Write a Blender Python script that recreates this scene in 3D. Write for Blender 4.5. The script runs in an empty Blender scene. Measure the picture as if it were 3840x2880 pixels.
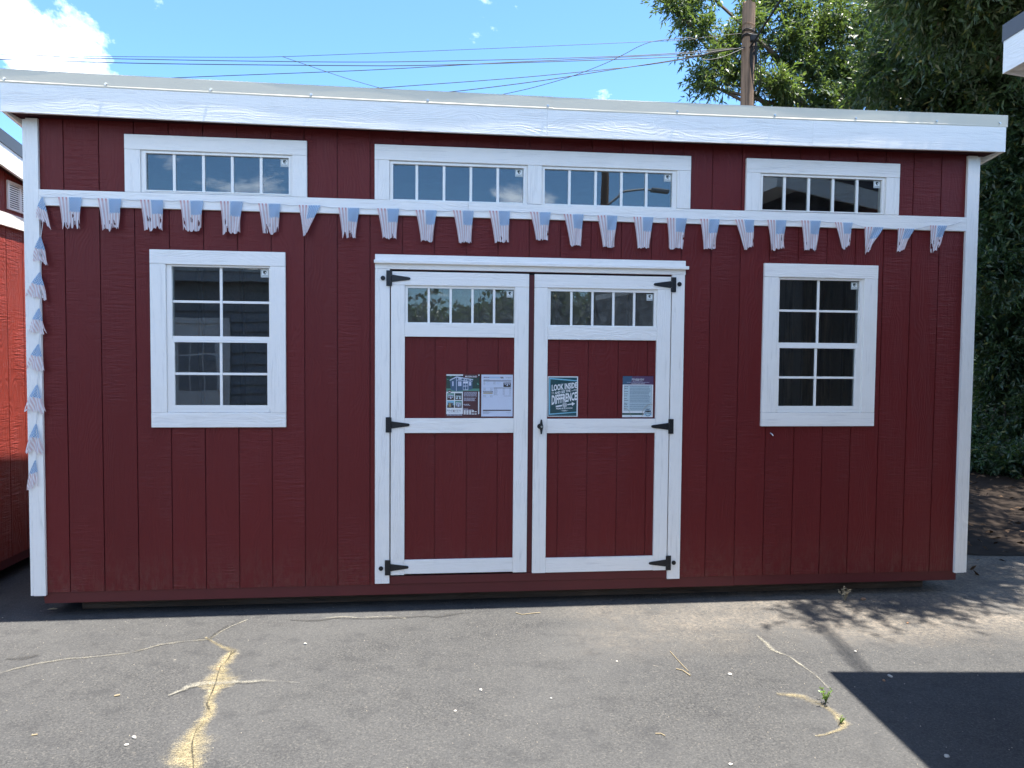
import bpy, bmesh, math, random
import numpy as np
from mathutils import Vector, Matrix

random.seed(7)
R = math.radians
scene = bpy.context.scene
COL = scene.collection

# ------------------------------------------------------------------ camera
FPX = 2700.0                      # focal length in pixels of the 3840 px wide photograph
CAM = Vector((2.25665, -4.66438, 1.5))
YAW, PITCH, ROLL = -0.103238, -0.0403715, -0.008395
CR = (Matrix.Rotation(YAW, 3, 'Z') @ Matrix.Rotation(PITCH, 3, 'X') @ Matrix.Rotation(ROLL, 3, 'Y'))
cam_d = bpy.data.cameras.new('camera')
cam = bpy.data.objects.new('camera', cam_d)
COL.objects.link(cam)
cam_d.sensor_fit = 'HORIZONTAL'
cam_d.sensor_width = 36
cam_d.lens = FPX / 3840 * 36
cam_d.clip_start = 0.05
cam_d.clip_end = 2000
rt, fw, up = CR.col[0], CR.col[1], CR.col[2]
m = Matrix((rt, up, -fw)).transposed().to_4x4()
m.translation = CAM
cam.matrix_world = m
scene.camera = cam

def at(px, py, depth):
    """a point of the place seen at a pixel of the photograph, that far in front of the camera"""
    return CAM + (rt * ((px - 1920) / FPX) + fw - up * ((py - 1440) / FPX)) * depth

GZ = -0.15                        # height of the asphalt
def on_ground(px, py, z=GZ):
    d = rt * ((px - 1920) / FPX) + fw - up * ((py - 1440) / FPX)
    return CAM + d * ((z - CAM.z) / d.z)

# ------------------------------------------------------------------ sky and sun
SUN = Vector((0.238, -0.024, 1.0)).normalized()      # towards the sun
SUN_EL = math.asin(SUN.z)
SUN_AZ = math.atan2(SUN.x, SUN.y)
world = bpy.data.worlds.new('World')
scene.world = world
world.use_nodes = True
wn = world.node_tree
wn.nodes.clear()
def wnode(t, **kw):
    n = wn.nodes.new(t)
    for k, v in kw.items():
        setattr(n, k, v)
    return n
sky = wnode('ShaderNodeTexSky', sky_type='NISHITA', sun_disc=False, sun_elevation=SUN_EL, sun_rotation=SUN_AZ,
            altitude=300, air_density=1.0, dust_density=0.25, ozone_density=2.5)
tc = wnode('ShaderNodeTexCoord')
sep = wnode('ShaderNodeSeparateXYZ')
wn.links.new(tc.outputs['Generated'], sep.inputs[0])
def wmath(op, a, b=None, clamp=False):
    n = wnode('ShaderNodeMath', operation=op, use_clamp=clamp)
    for i, v in enumerate((a, b)):
        if v is None:
            continue
        if isinstance(v, (int, float)):
            n.inputs[i].default_value = v
        else:
            wn.links.new(v, n.inputs[i])
    return n.outputs[0]
zz = wmath('ADD', wmath('MAXIMUM', sep.outputs['Z'], 0.0), 0.34)
cx = wmath('DIVIDE', sep.outputs['X'], zz)
cy = wmath('DIVIDE', sep.outputs['Y'], zz)
comb = wnode('ShaderNodeCombineXYZ')
wn.links.new(cx, comb.inputs[0]); wn.links.new(cy, comb.inputs[1])
cmap = wnode('ShaderNodeMapping')
cmap.inputs['Location'].default_value = (0.745, 7.41, 0)
wn.links.new(comb.outputs[0], cmap.inputs['Vector'])
cn = wnode('ShaderNodeTexNoise')
cn.inputs['Scale'].default_value = 1.25
cn.inputs['Detail'].default_value = 9
cn.inputs['Roughness'].default_value = 0.6
cn.inputs['Distortion'].default_value = 0.25
wn.links.new(cmap.outputs[0], cn.inputs['Vector'])
cr = wnode('ShaderNodeValToRGB')
cr.color_ramp.elements[0].position = 0.535
cr.color_ramp.elements[0].color = (0, 0, 0, 1)
cr.color_ramp.elements[1].position = 0.75
cr.color_ramp.elements[1].color = (1, 1, 1, 1)
wn.links.new(cn.outputs['Fac'], cr.inputs[0])
CLOUD = wnode('ShaderNodeMixRGB')
csh = wnode('ShaderNodeValToRGB')
csh.color_ramp.elements[0].position = 0.57
csh.color_ramp.elements[0].color = (12.5, 12.2, 11.7, 1)
csh.color_ramp.elements[1].position = 0.8
csh.color_ramp.elements[1].color = (1.8, 1.85, 1.9, 1)
wn.links.new(cn.outputs['Fac'], csh.inputs[0])
wn.links.new(csh.outputs[0], CLOUD.inputs[2])
tint = wnode('ShaderNodeMixRGB', blend_type='MULTIPLY')      # the clear air of a dry summer noon
tint.inputs[0].default_value = 1.0
tint.inputs[2].default_value = (0.232, 0.312, 0.372, 1)
wn.links.new(sky.outputs[0], tint.inputs[1])
wn.links.new(wmath('MULTIPLY', cr.outputs[0], 0.9), CLOUD.inputs[0])
wn.links.new(tint.outputs[0], CLOUD.inputs[1])
bg = wnode('ShaderNodeBackground')
bg.inputs['Strength'].default_value = 0.15
wn.links.new(CLOUD.outputs[0], bg.inputs['Color'])
wo = wnode('ShaderNodeOutputWorld')
wn.links.new(bg.outputs[0], wo.inputs['Surface'])

sd = bpy.data.lights.new('sun', 'SUN')
sd.energy = 2.9
sd.angle = R(0.53)
sd.color = (1.0, 0.95, 0.87)
sun = bpy.data.objects.new('sun', sd)
COL.objects.link(sun)
sun.rotation_euler = SUN.to_track_quat('Z', 'Y').to_euler()
sun.location = (8, 0, 20)

vs = scene.view_settings
vs.view_transform = 'Standard'
vs.look = 'None'
vs.gamma = 1
vs.use_curve_mapping = False
vs.exposure = 2.7
scene.render.engine = 'CYCLES'

# ------------------------------------------------------------------ materials
class NT:
    def __init__(self, name):
        self.m = bpy.data.materials.new(name)
        self.m.use_nodes = True
        self.t = self.m.node_tree
        self.b = self.t.nodes['Principled BSDF']
        self.out = self.t.nodes['Material Output']
    def n(self, typ, ins=None, **kw):
        x = self.t.nodes.new(typ)
        for k, v in kw.items():
            setattr(x, k, v)
        for k, v in (ins or {}).items():
            self.set(x.inputs[k], v)
        return x
    def set(self, sock, v):
        if hasattr(v, 'is_output') or isinstance(v, bpy.types.NodeSocket):
            self.t.links.new(v, sock)
        else:
            if isinstance(v, tuple) and len(v) == 3 and sock.type == 'RGBA':
                v = v + (1,)
            sock.default_value = v
    def math(self, op, a, b=0.0, c=None, clamp=False):
        x = self.n('ShaderNodeMath', operation=op, use_clamp=clamp)
        self.set(x.inputs[0], a); self.set(x.inputs[1], b)
        if c is not None:
            self.set(x.inputs[2], c)
        return x.outputs[0]
    def mix(self, f, a, b):
        x = self.n('ShaderNodeMixRGB')
        self.set(x.inputs[0], f); self.set(x.inputs[1], a); self.set(x.inputs[2], b)
        return x.outputs[0]
    def ramp(self, f, stops):
        x = self.n('ShaderNodeValToRGB')
        e = x.color_ramp.elements
        while len(e) < len(stops):
            e.new(0.5)
        for el, (p, c) in zip(e, stops):
            el.position = p
            el.color = (c, c, c, 1) if isinstance(c, (int, float)) else tuple(c) + (1,)
        self.t.links.new(f, x.inputs[0])
        return x.outputs[0]
    def coords(self, scale=(1, 1, 1), rnd=0.0, kind='Object'):
        o = self.n('ShaderNodeTexCoord').outputs[kind]
        if rnd:
            oi = self.n('ShaderNodeObjectInfo').outputs['Random']
            s = self.math('MULTIPLY', oi, rnd)
            v = self.n('ShaderNodeCombineXYZ', {0: s, 1: s, 2: self.math('MULTIPLY', s, 1.7)}).outputs[0]
            o = self.n('ShaderNodeVectorMath', {0: o, 1: v}, operation='ADD').outputs[0]
        mp = self.n('ShaderNodeMapping', {'Vector': o, 'Scale': scale})
        return mp.outputs[0]
    def noise(self, vec, scale=1, detail=2, rough=0.5, dist=0.0):
        return self.n('ShaderNodeTexNoise', {'Vector': vec, 'Scale': scale, 'Detail': detail, 'Roughness': rough, 'Distortion': dist}).outputs['Fac']
    def bump(self, h, strength, dist):
        x = self.n('ShaderNodeBump', {'Height': h, 'Strength': strength, 'Distance': dist})
        self.set(self.b.inputs['Normal'], x.outputs[0])
    def base(self, c, rough=0.5, spec=0.5, metal=0.0):
        self.set(self.b.inputs['Base Color'], c)
        self.set(self.b.inputs['Roughness'], rough)
        self.b.inputs['Specular IOR Level'].default_value = spec
        self.b.inputs['Metallic'].default_value = metal

def plain(name, c, rough=0.5, spec=0.5, metal=0.0, var=0.12, scale=14):
    k = NT(name)
    f = k.noise(k.coords(rnd=7.0), scale, 4, 0.6)
    lo = tuple(v * (1 - var) for v in c); hi = tuple(min(1, v * (1 + var)) for v in c)
    k.base(k.mix(f, lo, hi), rough, spec, metal)
    return k.m

def siding_mat(name, c, axis='x', side=1.0):
    """painted siding with an embossed rough sawn cedar grain"""
    k = NT(name)
    ax = (1, 1, 1)
    v1 = k.coords((70, 70, 4.2), 30)
    v2 = k.coords((7, 7, 62), 30)
    v3 = k.coords((3.1, 3.1, 1.2), 30)
    # cathedral grain
    warp = k.noise(k.coords((5, 5, 1.6), 30), 1.0, 2)
    ob = k.n('ShaderNodeSeparateXYZ', {0: k.coords((1, 1, 1), 30)})
    xx = k.math('ADD', ob.outputs[0], ob.outputs[1])
    ring = k.math('SINE', k.math('MULTIPLY', k.math('ADD', xx, k.math('MULTIPLY', warp, 0.55)), 210.0))
    fine = k.noise(v1, 1, 3, 0.6)
    saw = k.noise(v2, 1, 3, 0.65, 0.6)
    sel = k.ramp(k.noise(v3, 1, 2), [(0.42, 0.0), (0.6, 1.0)])
    h = k.math('ADD', k.math('MULTIPLY', fine, 0.35), k.math('MULTIPLY', k.math('MULTIPLY', saw, sel), 1.0))
    h = k.math('ADD', h, k.math('MULTIPLY', k.math('MULTIPLY', ring, k.math('SUBTRACT', 1.0, sel)), 0.06))
    k.bump(h, 1.0, 0.007 * side)
    rnd = k.n('ShaderNodeObjectInfo').outputs['Random']
    big = k.noise(k.coords((1.2, 1.2, 0.5), 30), 1.5, 3)
    dust = k.noise(k.coords((9, 9, 3), 30), 4, 5, 0.7)
    col = k.mix(big, tuple(x * 0.84 for x in c), tuple(x * 1.16 for x in c))
    col = k.mix(k.math('MULTIPLY', rnd, 0.35), col, tuple(x * 1.22 for x in c))
    col = k.mix(k.ramp(dust, [(0.62, 0.0), (0.85, 0.14)]), col, (0.13, 0.075, 0.065))
    oz = k.n('ShaderNodeSeparateXYZ', {0: k.coords()}).outputs[2]
    spl = k.math('MULTIPLY', k.ramp(oz, [(0.0, 1.0), (0.32, 0.0)]), k.ramp(k.noise(k.coords((6, 6, 2.5), 30), 5, 5, 0.75), [(0.42, 0.0), (0.7, 0.32)]))
    col = k.mix(spl, col, (0.17, 0.10, 0.075))
    worn = k.math('MULTIPLY', k.ramp(saw, [(0.56, 0.0), (0.74, 1.0)]), k.math('MULTIPLY', sel, 0.16))
    col = k.mix(worn, col, tuple(min(1, x * 2.1 + 0.02) for x in c))
    rough = k.math('ADD', 0.40, k.math('MULTIPLY', fine, 0.2))
    k.base(col, rough, 0.28)
    return k.m

def white_mat(name, along='x', c=(0.90, 0.872, 0.815)):
    """white painted trim board, the embossed grain runs along the board"""
    k = NT(name)
    L, A = 3.5, 60
    sc = {'x': (L, A, A), 'z': (A, A, L), 'y': (A, L, A)}[along]
    sc2 = {'x': (1.3, 20, 20), 'z': (20, 20, 1.3), 'y': (20, 1.3, 20)}[along]
    fine = k.noise(k.coords(sc, 40), 1, 4, 0.6, 0.5)
    warp = k.noise(k.coords({'x': (2.2, 7, 7), 'z': (7, 7, 2.2), 'y': (7, 2.2, 7)}[along], 40), 1, 2)
    ob = k.n('ShaderNodeSeparateXYZ', {0: k.coords((1, 1, 1), 40)})
    across = {'x': k.math('ADD', ob.outputs[2], ob.outputs[1]), 'z': k.math('ADD', ob.outputs[0], ob.outputs[1]),
              'y': k.math('ADD', ob.outputs[2], ob.outputs[0])}[along]
    ring = k.math('SINE', k.math('MULTIPLY', k.math('ADD', across, k.math('MULTIPLY', warp, 0.22)), 330.0))
    ring = k.ramp(ring, [(0.0, 0.0), (0.35, 1.0)])
    pit = k.noise(k.coords((130, 130, 130), 40), 1, 2)
    sel = k.ramp(k.noise(k.coords(sc2, 40), 0.5, 2), [(0.4, 0.0), (0.65, 1.0)])
    h = k.math('ADD', k.math('MULTIPLY', fine, 0.8), k.math('MULTIPLY', k.math('MULTIPLY', ring, sel), 0.3))
    h = k.math('ADD', h, k.math('MULTIPLY', pit, 0.25))
    k.bump(h, 0.85, 0.0034)
    grime = k.noise(k.coords((3, 3, 3), 40), 2, 5, 0.7)
    groove = k.ramp(fine, [(0.28, 0.75), (0.45, 1.0)])
    col = k.mix(k.ramp(grime, [(0.5, 0.0), (0.8, 0.3)]), c, tuple(x * f for x, f in zip(c, (0.86, 0.85, 0.8))))
    mul = k.n('ShaderNodeMixRGB', {0: 0.6, 1: col, 2: groove}, blend_type='MULTIPLY').outputs[0]
    k.base(mul, 0.38, 0.5)
    return k.m

def glass_mat(name, refl=0.07, tint=(0.85, 0.88, 0.87), dust=0.02):
    k = NT(name)
    tr = k.n('ShaderNodeBsdfTransparent', {'Color': tint})
    v = k.noise(k.coords((1, 1, 1)), 2.2, 1)
    bp = k.n('ShaderNodeBump', {'Height': v, 'Strength': 0.12, 'Distance': 0.01})
    gl = k.n('ShaderNodeBsdfGlossy', {'Color': (0.93, 0.97, 1.0, 1), 'Roughness': 0.004, 'Normal': bp.outputs[0]})
    fr = k.n('ShaderNodeFresnel', {'IOR': 1.5})
    f = k.math('ADD', fr.outputs[0], refl, clamp=True)
    mx = k.n('ShaderNodeMixShader', {0: f, 1: tr.outputs[0], 2: gl.outputs[0]})
    df = k.n('ShaderNodeBsdfDiffuse', {'Color': (0.5, 0.49, 0.46, 1)})
    dn = k.ramp(k.noise(k.coords((1, 1, 1)), 22, 6, 0.75), [(0.35, 0.1), (0.75, 1.0)])
    m2 = k.n('ShaderNodeMixShader', {0: k.math('MULTIPLY', dn, dust), 1: mx.outputs[0], 2: df.outputs[0]})
    k.t.links.new(m2.outputs[0], k.out.inputs['Surface'])
    return k.m

def asphalt_mat():
    k = NT('asphalt')
    o = k.coords()
    agg = k.noise(o, 150, 3, 0.75)
    agg2 = k.noise(o, 60, 4, 0.7)
    vor = k.n('ShaderNodeTexVoronoi', {'Vector': o, 'Scale': 130.0})
    big = k.noise(o, 0.9, 5, 0.6)
    mid = k.noise(o, 7, 4, 0.65)
    fleck = k.ramp(k.noise(o, 95, 2, 0.5), [(0.56, 0.0), (0.66, 1.0)])
    dark = k.ramp(k.noise(o, 80, 3, 0.6), [(0.34, 1.0), (0.46, 0.0)])
    c = k.mix(k.ramp(agg, [(0.36, 0.0), (0.66, 1.0)]), (0.036, 0.036, 0.037), (0.088, 0.086, 0.083))
    c = k.mix(k.ramp(agg2, [(0.45, 0.0), (0.8, 0.55)]), c, (0.096, 0.093, 0.089))
    c = k.mix(k.math('MULTIPLY', fleck, 0.55), c, (0.145, 0.136, 0.12))
    c = k.mix(k.math('MULTIPLY', dark, 0.6), c, (0.018, 0.018, 0.019))
    c = k.mix(k.ramp(big, [(0.36, 0.0), (0.66, 0.5)]), c, (0.098, 0.096, 0.093))
    c = k.mix(k.ramp(k.noise(o, 2.6, 5, 0.7, 0.6), [(0.33, 0.3), (0.46, 0.0)]), c, (0.05, 0.05, 0.052))
    c = k.mix(k.ramp(mid, [(0.3, 0.45), (0.48, 0.0)]), c, (0.036, 0.036, 0.038))
    # dust and soil washed out by the right end of the shed
    sp = k.n('ShaderNodeSeparateXYZ', {0: o})
    wob = k.math('MULTIPLY', k.math('SUBTRACT', k.noise(o, 1.7, 4, 0.6), 0.5), 1.3)
    fx = k.math('ADD', k.math('DIVIDE', k.math('SUBTRACT', sp.outputs[0], 2.9), 2.2), wob, clamp=True)
    fy = k.math('ADD', k.math('DIVIDE', k.math('ADD', sp.outputs[1], 0.95), 0.5), wob, clamp=True)
    grit = k.ramp(k.noise(o, 45, 4, 0.75), [(0.34, 0.05), (0.62, 1.0)])
    patch = k.ramp(k.noise(o, 3.2, 5, 0.7), [(0.36, 0.25), (0.6, 1.0)])
    f = k.math('MULTIPLY', k.math('MULTIPLY', fx, fy), k.math('MULTIPLY', k.math('MULTIPLY', grit, patch), 0.8))
    c = k.mix(f, c, (0.27, 0.225, 0.175))
    # thin scatter of pale grit everywhere
    sc = k.ramp(k.noise(o, 24, 5, 0.8), [(0.63, 0.0), (0.72, 0.55)])
    c = k.mix(sc, c, (0.24, 0.215, 0.18))
    c = k.n('ShaderNodeMixRGB', {0: 1.0, 1: c, 2: (0.80, 0.81, 0.82, 1)}, blend_type='MULTIPLY').outputs[0]
    k.base(c, 0.88, 0.15)
    h = k.math('ADD', k.math('MULTIPLY', agg, 0.6), k.math('MULTIPLY', agg2, 0.7))
    k.bump(h, 0.75, 0.006)
    return k.m

def dirt_mat(name, c1, c2, thr=0.5, amax=0.95, brk=0.35):
    """sediment lying in a crack; u runs along it, v across; frays out at its edges"""
    k = NT(name)
    uv = k.n('ShaderNodeTexCoord').outputs['UV']
    sp = k.n('ShaderNodeSeparateXYZ', {0: uv})
    d = k.math('ABSOLUTE', k.math('SUBTRACT', k.math('MULTIPLY', sp.outputs[1], 2.0), 1.0))
    o = k.coords()
    n1 = k.noise(o, 110, 4, 0.8)
    n2 = k.noise(o, 11, 4, 0.7)
    f = k.math('ADD', k.math('MULTIPLY', n1, 1.0), k.math('MULTIPLY', n2, 1.0))
    f = k.math('SUBTRACT', f, k.math('MULTIPLY', d, 0.8))
    a = k.ramp(f, [(thr - 0.06, 0.0), (thr + 0.42, amax)])
    col = k.mix(k.ramp(k.noise(o, 60, 4, 0.7), [(0.35, 0.0), (0.65, 1.0)]), c1, c2)
    col = k.mix(k.ramp(d, [(0.2, 0.0), (0.85, 0.7)]), col, tuple(min(1, (v + sum(c2) / 3) * 0.62) for v in c2))
    spk = k.ramp(k.noise(o, 150, 3, 0.7), [(0.36, 0.25), (0.56, 1.0)])
    gap = k.ramp(k.noise(o, 4.5, 3, 0.6), [(0.36, brk), (0.54, 1.0)])
    k.base(col, 0.95, 0.1)
    k.set(k.b.inputs['Alpha'], k.math('MULTIPLY', a, k.math('MULTIPLY', spk, gap)))
    return k.m

def leaf_mat(name, c, tr, mixf=0.4):
    k = NT(name)
    rnd = k.n('ShaderNodeNewGeometry').outputs['Random Per Island']
    col = k.mix(rnd, tuple(v * 0.62 for v in c), tuple(v * 1.45 for v in c))
    col = k.mix(k.ramp(rnd, [(0.93, 0.0), (0.97, 0.8)]), col, (0.17, 0.15, 0.035))
    k.base(col, 0.42, 0.5)
    tl = k.n('ShaderNodeBsdfTranslucent', {'Color': tr})
    mx = k.n('ShaderNodeMixShader', {0: mixf, 1: k.b.outputs[0], 2: tl.outputs[0]})
    k.t.links.new(mx.outputs[0], k.out.inputs['Surface'])
    return k.m

def bark_mat(name, c, sc=(28, 28, 2.2)):
    k = NT(name)
    f = k.noise(k.coords(sc, 5), 1, 5, 0.7, 0.4)
    g = k.noise(k.coords((2, 2, 1), 5), 2, 3)
    col = k.mix(k.ramp(f, [(0.32, 0.0), (0.66, 1.0)]), tuple(v * 0.35 for v in c), tuple(v * 1.35 for v in c))
    col = k.mix(k.math('MULTIPLY', g, 0.4), col, (0.17, 0.15, 0.13))
    k.base(col, 0.9, 0.2)
    k.bump(f, 1.0, 0.02)
    return k.m

def flag_mat():
    k = NT('faded_flag_cloth')
    uv = k.n('ShaderNodeTexCoord').outputs['UV']
    sp = k.n('ShaderNodeSeparateXYZ', {0: uv})
    u, v = sp.outputs[0], sp.outputs[1]            # v = 0 at the string, 1 at the free hem
    st = k.math('GREATER_THAN', k.math('FRACT', k.math('MULTIPLY', u, 6.5)), 0.5)
    st = k.math('SUBTRACT', 1.0, st)
    fresh = k.ramp(v, [(0.0, 1.0), (0.12, 0.15), (1.0, 0.0)])
    red = k.mix(fresh, (0.74, 0.60, 0.60), (0.66, 0.33, 0.31))
    col = k.mix(st, (0.86, 0.85, 0.86), red)
    can = k.math('MULTIPLY', k.math('GREATER_THAN', u, 0.4615), k.math('LESS_THAN', v, 0.44))
    cu = k.math('DIVIDE', k.math('SUBTRACT', u, 0.4615), 0.5385)
    cv = k.math('DIVIDE', v, 0.44)
    gx = k.math('MULTIPLY', cu, 4.5); gy = k.math('MULTIPLY', cv, 9.0)
    row = k.math('FLOOR', gy)
    off = k.math('MULTIPLY', k.math('MODULO', row, 2.0), 0.5)
    fx = k.math('SUBTRACT', k.math('FRACT', k.math('ADD', gx, off)), 0.5)
    fy = k.math('SUBTRACT', k.math('FRACT', gy), 0.5)
    # five pointed stars: distance scaled by angle
    r = k.math('SQRT', k.math('ADD', k.math('POWER', k.math('MULTIPLY', fx, 1.25), 2.0), k.math('POWER', k.math('MULTIPLY', fy, 0.85), 2.0)))
    ang = k.math('ARCTAN2', fx, fy)
    lim = k.math('ADD', 0.29, k.math('MULTIPLY', k.math('COSINE', k.math('MULTIPLY', ang, 5.0)), 0.1))
    star = k.math('LESS_THAN', r, lim)
    blue = k.mix(star, (0.27, 0.44, 0.64), (0.80, 0.82, 0.85))
    col = k.mix(can, col, blue)
    g = k.noise(k.coords((9, 9, 9), 4), 3, 4, 0.7)
    col = k.mix(k.ramp(g, [(0.5, 0.0), (0.8, 0.3)]), col, (0.6, 0.52, 0.48))
    k.base(col, 0.85, 0.15)
    w = k.noise(k.coords((260, 260, 260)), 1, 1)
    k.bump(w, 0.2, 0.001)
    tl = k.n('ShaderNodeBsdfTranslucent', {'Color': col})
    mx = k.n('ShaderNodeMixShader', {0: 0.3, 1: k.b.outputs[0], 2: tl.outputs[0]})
    k.t.links.new(mx.outputs[0], k.out.inputs['Surface'])
    return k.m

WALLRED = (0.122, 0.0125, 0.0122)
M_red = siding_mat('barn_red_siding', WALLRED)
M_redn = siding_mat('neighbour_red_siding', (0.23, 0.036, 0.026), side=1.5)
M_skid = plain('red_painted_skid', (0.10, 0.0115, 0.013), 0.5, var=0.2, scale=9)
M_wx = white_mat('white_trim_level', 'x')
M_wz = white_mat('white_trim_upright', 'z')
M_wy = white_mat('white_trim_depth', 'y')
M_vinyl = plain('white_vinyl', (0.90, 0.872, 0.815), 0.3, 0.5, var=0.03)
M_cream = plain('cream_metal_flashing', (0.66, 0.61, 0.49), 0.5, 0.3, var=0.06, scale=3)
M_dark = plain('charcoal_metal_flashing', (0.035, 0.037, 0.042), 0.3, 0.5, var=0.1)
M_black = plain('black_iron', (0.012, 0.012, 0.013), 0.42, 0.5)
M_rubber = plain('black_rubber', (0.01, 0.01, 0.01), 0.7, 0.3)
M_steel = plain('bright_steel', (0.6, 0.6, 0.58), 0.3, 0.5, 0.9)
M_glass = glass_mat('window_glass', 0.05)
M_glassd = glass_mat('door_glass', 0.03, (0.85, 0.88, 0.87), 0.2)
M_wood = bark_mat('raw_pine', (0.52, 0.36, 0.22), (18, 18, 1.5))
M_osb = plain('strand_board', (0.50, 0.38, 0.26), 0.6, 0.3, var=0.35, scale=45)
M_runner = bark_mat('weathered_runner', (0.12, 0.075, 0.05), (2.0, 30, 30))
M_flag = flag_mat()
M_string = plain('white_cord', (0.7, 0.7, 0.7), 0.8, 0.2)
M_asphalt = asphalt_mat()
M_soil = plain('dark_soil', (0.022, 0.016, 0.012), 0.95, 0.1, var=0.6, scale=9)
M_leafA = leaf_mat('willow_leaf', (0.036, 0.066, 0.024), (0.14, 0.21, 0.035), 0.38)
M_leafB = leaf_mat('deep_green_leaf', (0.028, 0.055, 0.027), (0.09, 0.15, 0.028), 0.34)
M_bark = bark_mat('tree_bark', (0.11, 0.085, 0.065))
M_pole = bark_mat('weathered_pole_wood', (0.27, 0.17, 0.11), (30, 30, 1.1))
M_cable = plain('black_cable', (0.015, 0.015, 0.017), 0.6, 0.3)
M_litter = plain('dry_leaf', (0.085, 0.055, 0.034), 0.9, 0.1, var=0.6, scale=30)
M_stone = plain('pale_stone', (0.40, 0.375, 0.335), 0.85, 0.2, var=0.2, scale=60)
M_gritm = plain('grit_grain', (0.30, 0.265, 0.21), 0.9, 0.1, var=0.5, scale=300)
M_brownstone = plain('brown_stone', (0.26, 0.15, 0.09), 0.85, 0.2, var=0.25, scale=60)
M_rock = plain('grey_rock', (0.26, 0.26, 0.25), 0.9, 0.2, var=0.35, scale=12)
M_weed = leaf_mat('weed_leaf', (0.10, 0.17, 0.03), (0.25, 0.32, 0.05), 0.3)
M_dry = plain('dry_stalk', (0.27, 0.22, 0.14), 0.9, 0.1, var=0.3)
M_grey = plain('grey_paint', (0.30, 0.31, 0.32), 0.5, 0.4, var=0.1)
M_char = siding_mat('charcoal_siding', (0.035, 0.036, 0.04))
M_lap = plain('pale_lap_siding', (0.26, 0.27, 0.28), 0.5, 0.4, var=0.06)
M_roofm = plain('ribbed_roof_metal', (0.42, 0.42, 0.41), 0.35, 0.5, 0.2, var=0.08)
M_sed = dirt_mat('yellow_sediment', (0.15, 0.125, 0.075), (0.31, 0.26, 0.155), 0.52)
M_sedw = dirt_mat('pale_sediment', (0.15, 0.14, 0.115), (0.30, 0.28, 0.225), 0.6, 0.8, 0.08)
M_crk = dirt_mat('open_crack', (0.012, 0.012, 0.012), (0.03, 0.028, 0.025), 0.6)
M_patch = dirt_mat('tar_patch', (0.05, 0.05, 0.05), (0.065, 0.063, 0.06), 0.6)

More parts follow.
